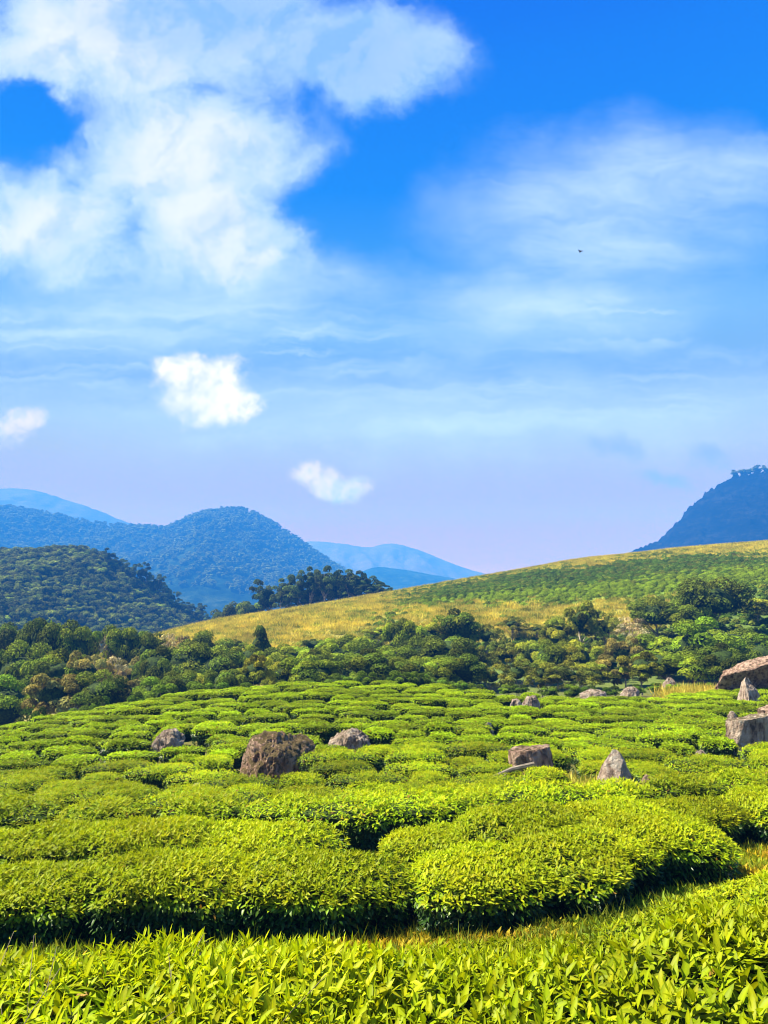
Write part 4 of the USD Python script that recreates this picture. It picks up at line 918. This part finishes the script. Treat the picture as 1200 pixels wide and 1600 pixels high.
for yv in yy_:
    xs = np.arange(-0.62 * yv, 0.66 * yv, 1.15 + 0.002 * yv); xs = xs + gr.normal(0, 0.22, len(xs)); ys = yv + gr.normal(0, 0.28, len(xs)) + 1.2 * np.sin(xs * 0.06)
    zs = ground_z(xs, ys); dry, lime = hill_zones(xs, ys); u, v = to_pix(np.stack([xs, ys, zs], -1))
    okk = (u > 150)
    q = gr.random(len(xs))
    tea = okk & (q > dry * 1.5)
    pos_b.append(np.stack([xs, ys, zs], -1)[tea]); id_b.append(np.where(gr.random(len(xs)) < lime, 2, np.where(gr.random(len(xs)) < 0.28, 1, 0))[tea]); s_b.append(gr.uniform(0.6, 0.95, len(xs))[tea])
    gq = okk & ~tea
    for rep in range(2):
        pos_g.append((np.stack([xs + gr.normal(0, 0.5, len(xs)), ys + gr.normal(0, 0.5, len(xs)), zs], -1))[gq]); id_g.append(np.where(gr.random(len(xs)) < 0.18, 2 + gr.integers(0, 2, len(xs)), gr.integers(0, 2, len(xs)))[gq]); s_g.append(gr.uniform(0.8, 1.6, len(xs))[gq])
pos_b, id_b, s_b, pos_g, id_g, s_g = (np.concatenate(q) for q in (pos_b, id_b, s_b, pos_g, id_g, s_g))
pos_g[:, 2] = ground_z(pos_g[:, 0], pos_g[:, 1])
scatter("slope_tea", SLOPE, pos_b, gr.normal(0, 0.3, len(pos_b)), np.repeat(s_b[:, None], 3, 1), "green tea and low bushes covering the far slope", structure=id_b)
scatter("dry_grass", DRYT + GREENT, pos_g, gr.uniform(0, 6.28, len(pos_g)), np.repeat(s_g[:, None], 3, 1), "yellow dry grass on the far slope", structure=id_g)
# ground cover between the hedges
n = 26000
wx = gr.uniform(-9, 11, n); wy = gr.uniform(2.2, 19, n); keep = np.abs(wx) < 0.62 * wy + 0.8
bx_ = np.array([(b[0], b[1]) for b in bushes if b[1] < 20])
from scipy.spatial import cKDTree
dist_ = cKDTree(bx_).query(np.stack([wx, wy], -1))[0]
keep &= dist_ > 0.5
wx, wy = wx[keep], wy[keep]
clump = fbm2(wx, wy, 0.9, 3, 44)
ids = np.where(clump > 0.01, 2, np.where(gr.random(len(wx)) < 0.5, 0, 1)); ids = np.where(gr.random(len(wx)) < 0.10, 3 + gr.integers(0, 2, len(wx)), ids)
scatter("ground_cover", WEED_ + SWARD, np.stack([wx, wy, ground_z(wx, wy)], -1), gr.uniform(0, 6.28, len(wx)), np.repeat(gr.uniform(0.7, 1.5, (len(wx), 1)), 3, 1), "low yellow-green weeds between the hedges and on the path", structure=ids)
# dry grass at the foot of the flat-topped rock
def clump_at(u0, u1, v0, v1, n, protos, name, label, s=(0.4, 0.8)):
    P = []
    for _ in range(n):
        g = ground_at(gr.uniform(u0, u1), gr.uniform(v0, v1))
        if g is not None: P.append(g)
    P = np.array(P); scatter(name, protos, P, gr.uniform(0, 6.28, len(P)), np.repeat(gr.uniform(*s, (len(P), 1)), 3, 1), label, structure=gr.integers(0, len(protos), len(P)))
clump_at(815, 960, 1232, 1262, 260, DRYT + GREENT, "dry_grass", "dry yellow grass between the flat-topped rock and the pointed rock")
clump_at(1050, 1110, 1082, 1096, 120, DRYT, "dry_grass", "dry brown grass left of the great slab", (0.8, 1.4))

# feathery grasses that stand out of the foremost hedge at the left
def plume(name, seed, n, h):
    r = np.random.default_rng(seed); root = proto(name); path = str(root.GetPath())
    ms = []
    for k in range(n):
        a = r.uniform(0, 6.28); d = np.array([math.cos(a) * 0.45, math.sin(a) * 0.45, 1.0]) * h * r.uniform(0.6, 1.1)
        ts = np.linspace(0, 1, 26); pts = ts[:, None] * d + (ts ** 2)[:, None] * np.array([math.cos(a), math.sin(a), -0.5]) * h * 0.35
        ax = unit(np.gradient(pts, axis=0)); sgn = np.where(np.arange(26) % 2, 1, -1)[:, None]
        side = unit(np.cross(ax, [0.1, 0.2, 1.0])) * sgn
        ms.append(leaves(pts[4:], (side * 0.8 + ax * 0.7)[4:], r.normal(0, 0.3, (22, 3)) + [0, 0, 1], h * 0.20 * (1.1 - ts[4:]), 0.006, np.array([0.30, 0.33, 0.006]) * r.uniform(0.7, 1.2, (22, 1)), LEAF4, 0.3))
        part("stem", tube(pts[::5], 0.003, 0.001, 4), M_bark, path)
    m = merge(*ms); part("fronds", m[:2], M_tea, path, tint=m[2]); return path
PL = [plume(f"plume_{k}", 650 + k, 9, 0.55) for k in range(2)]
for k, (x, y_) in enumerate([(-1.28, 2.35), (-1.02, 2.25), (-0.78, 2.45), (-1.15, 2.05), (-0.55, 2.2)]):
    thing("grass_plant", f"feathery yellow-green weed standing out of the foremost hedge, {NUM[k]} of five at lower left", "weed", (x, y_, ground_z(x, y_) + 0.33), k * 1.3, (1, 1, 1), "feathery weeds in the foremost hedge", ref=PL[k % 2])
# a dead twig in the gap behind the foremost hedge
tw = at(312, 1480, 3.35)
t_ = thing("twig", "bleached dead twig forking in the dark gap behind the foremost hedge", "twig", tw - np.array([0, 0, 0.12]))
part("twig_stem", tube([(0, 0, -0.3), (0.004, 0, 0.06), (0.0, 0.01, 0.14)], 0.004, 0.003), M_palebark, t_)
part("side_twig", tube([(0.0, 0.01, 0.138), (-0.03, 0, 0.135)], 0.003, 0.002), M_palebark, t_)
part("side_twig", tube([(0.0, 0.01, 0.14), (0.03, 0, 0.144)], 0.003, 0.002), M_palebark, t_)
# a fallen grey branch by the flat-topped rock
lg = ground_at(826, 1245)
p0, p1 = lg + [-0.85, -0.1, 0.42], lg + [0.15, 0.1, 0.66]
l_ = thing("fallen_branch", "bleached fallen branch below the flat-topped brown rock", "branch", lg)
part("branch", tube([p0 - lg, (p0 + p1) / 2 - lg + [0, 0, 0.05], p1 - lg], 0.03, 0.07, 8), M_trunk, l_)
part("side_branch", tube([(p0 + p1) / 2 - lg + [0, 0, 0.03], (p0 + p1) / 2 - lg + [-0.30, 0.1, -0.22]], 0.025, 0.012, 6), M_trunk, l_)

# ------------------------------------------------------------------ the bird
bp = at(907, 393, 70.0)
M_bird = mat("dark_feathers", {"n": ("noise_texture", {"scale": 40.0}), "r": ("rgb_ramp", {"ramp": [(0.3, (0.008, 0.010, 0.014)), (0.7, (0.03, 0.03, 0.035))]}), "p": ("principled_bsdf", {"roughness": 0.7})}, [("n.fac", "r.fac"), ("r.color", "p.base_color")])
b_ = thing("bird", "tiny dark bird flying high in the blue at the right", "bird", bp, 0.5)
body = trimesh.creation.icosphere(3); v = np.array(body.vertices); v[:, 1] *= 0.20; v[:, 0] *= 0.065; v[:, 2] *= 0.06
v[:, 0] *= np.where(v[:, 1] < -0.08, 0.75, 1.0); part("body", (v, body.faces), M_bird, b_, smooth=True)
for sgn in (-1, 1):
    sp = np.linspace(0, 1, 9); lead = np.stack([sgn * (0.03 + 0.32 * sp), 0.07 + 0.05 * np.sin(sp * 3) - 0.16 * sp ** 2, 0.02 + 0.20 * sp - 0.12 * sp ** 2], -1)
    trail = lead + np.stack([0 * sp, -0.16 * (1 - sp ** 2.2) - 0.015, -0.01 + 0 * sp], -1)
    w_ = np.stack([lead, (lead + trail) / 2 + [0, 0, 0.012], trail], 1); f_ = grid_faces(9, 3)
    w2 = np.concatenate([w_.reshape(-1, 3), w_.reshape(-1, 3) - [0, 0, 0.006]]); part("wing", (w2, np.concatenate([f_, f_[:, ::-1] + 27])), M_bird, b_, smooth=True)
tail = np.array([(-0.02, -0.15, 0), (0.02, -0.15, 0), (0.05, -0.30, 0.0), (-0.05, -0.30, 0.0), (0, -0.15, 0.012), (0, -0.29, 0.01)])
part("tail", (tail, np.array([(0, 4, 5), (0, 5, 3), (4, 1, 2), (4, 2, 5), (0, 3, 2), (0, 2, 1), (0, 1, 4), (3, 5, 2)])), M_bird, b_)
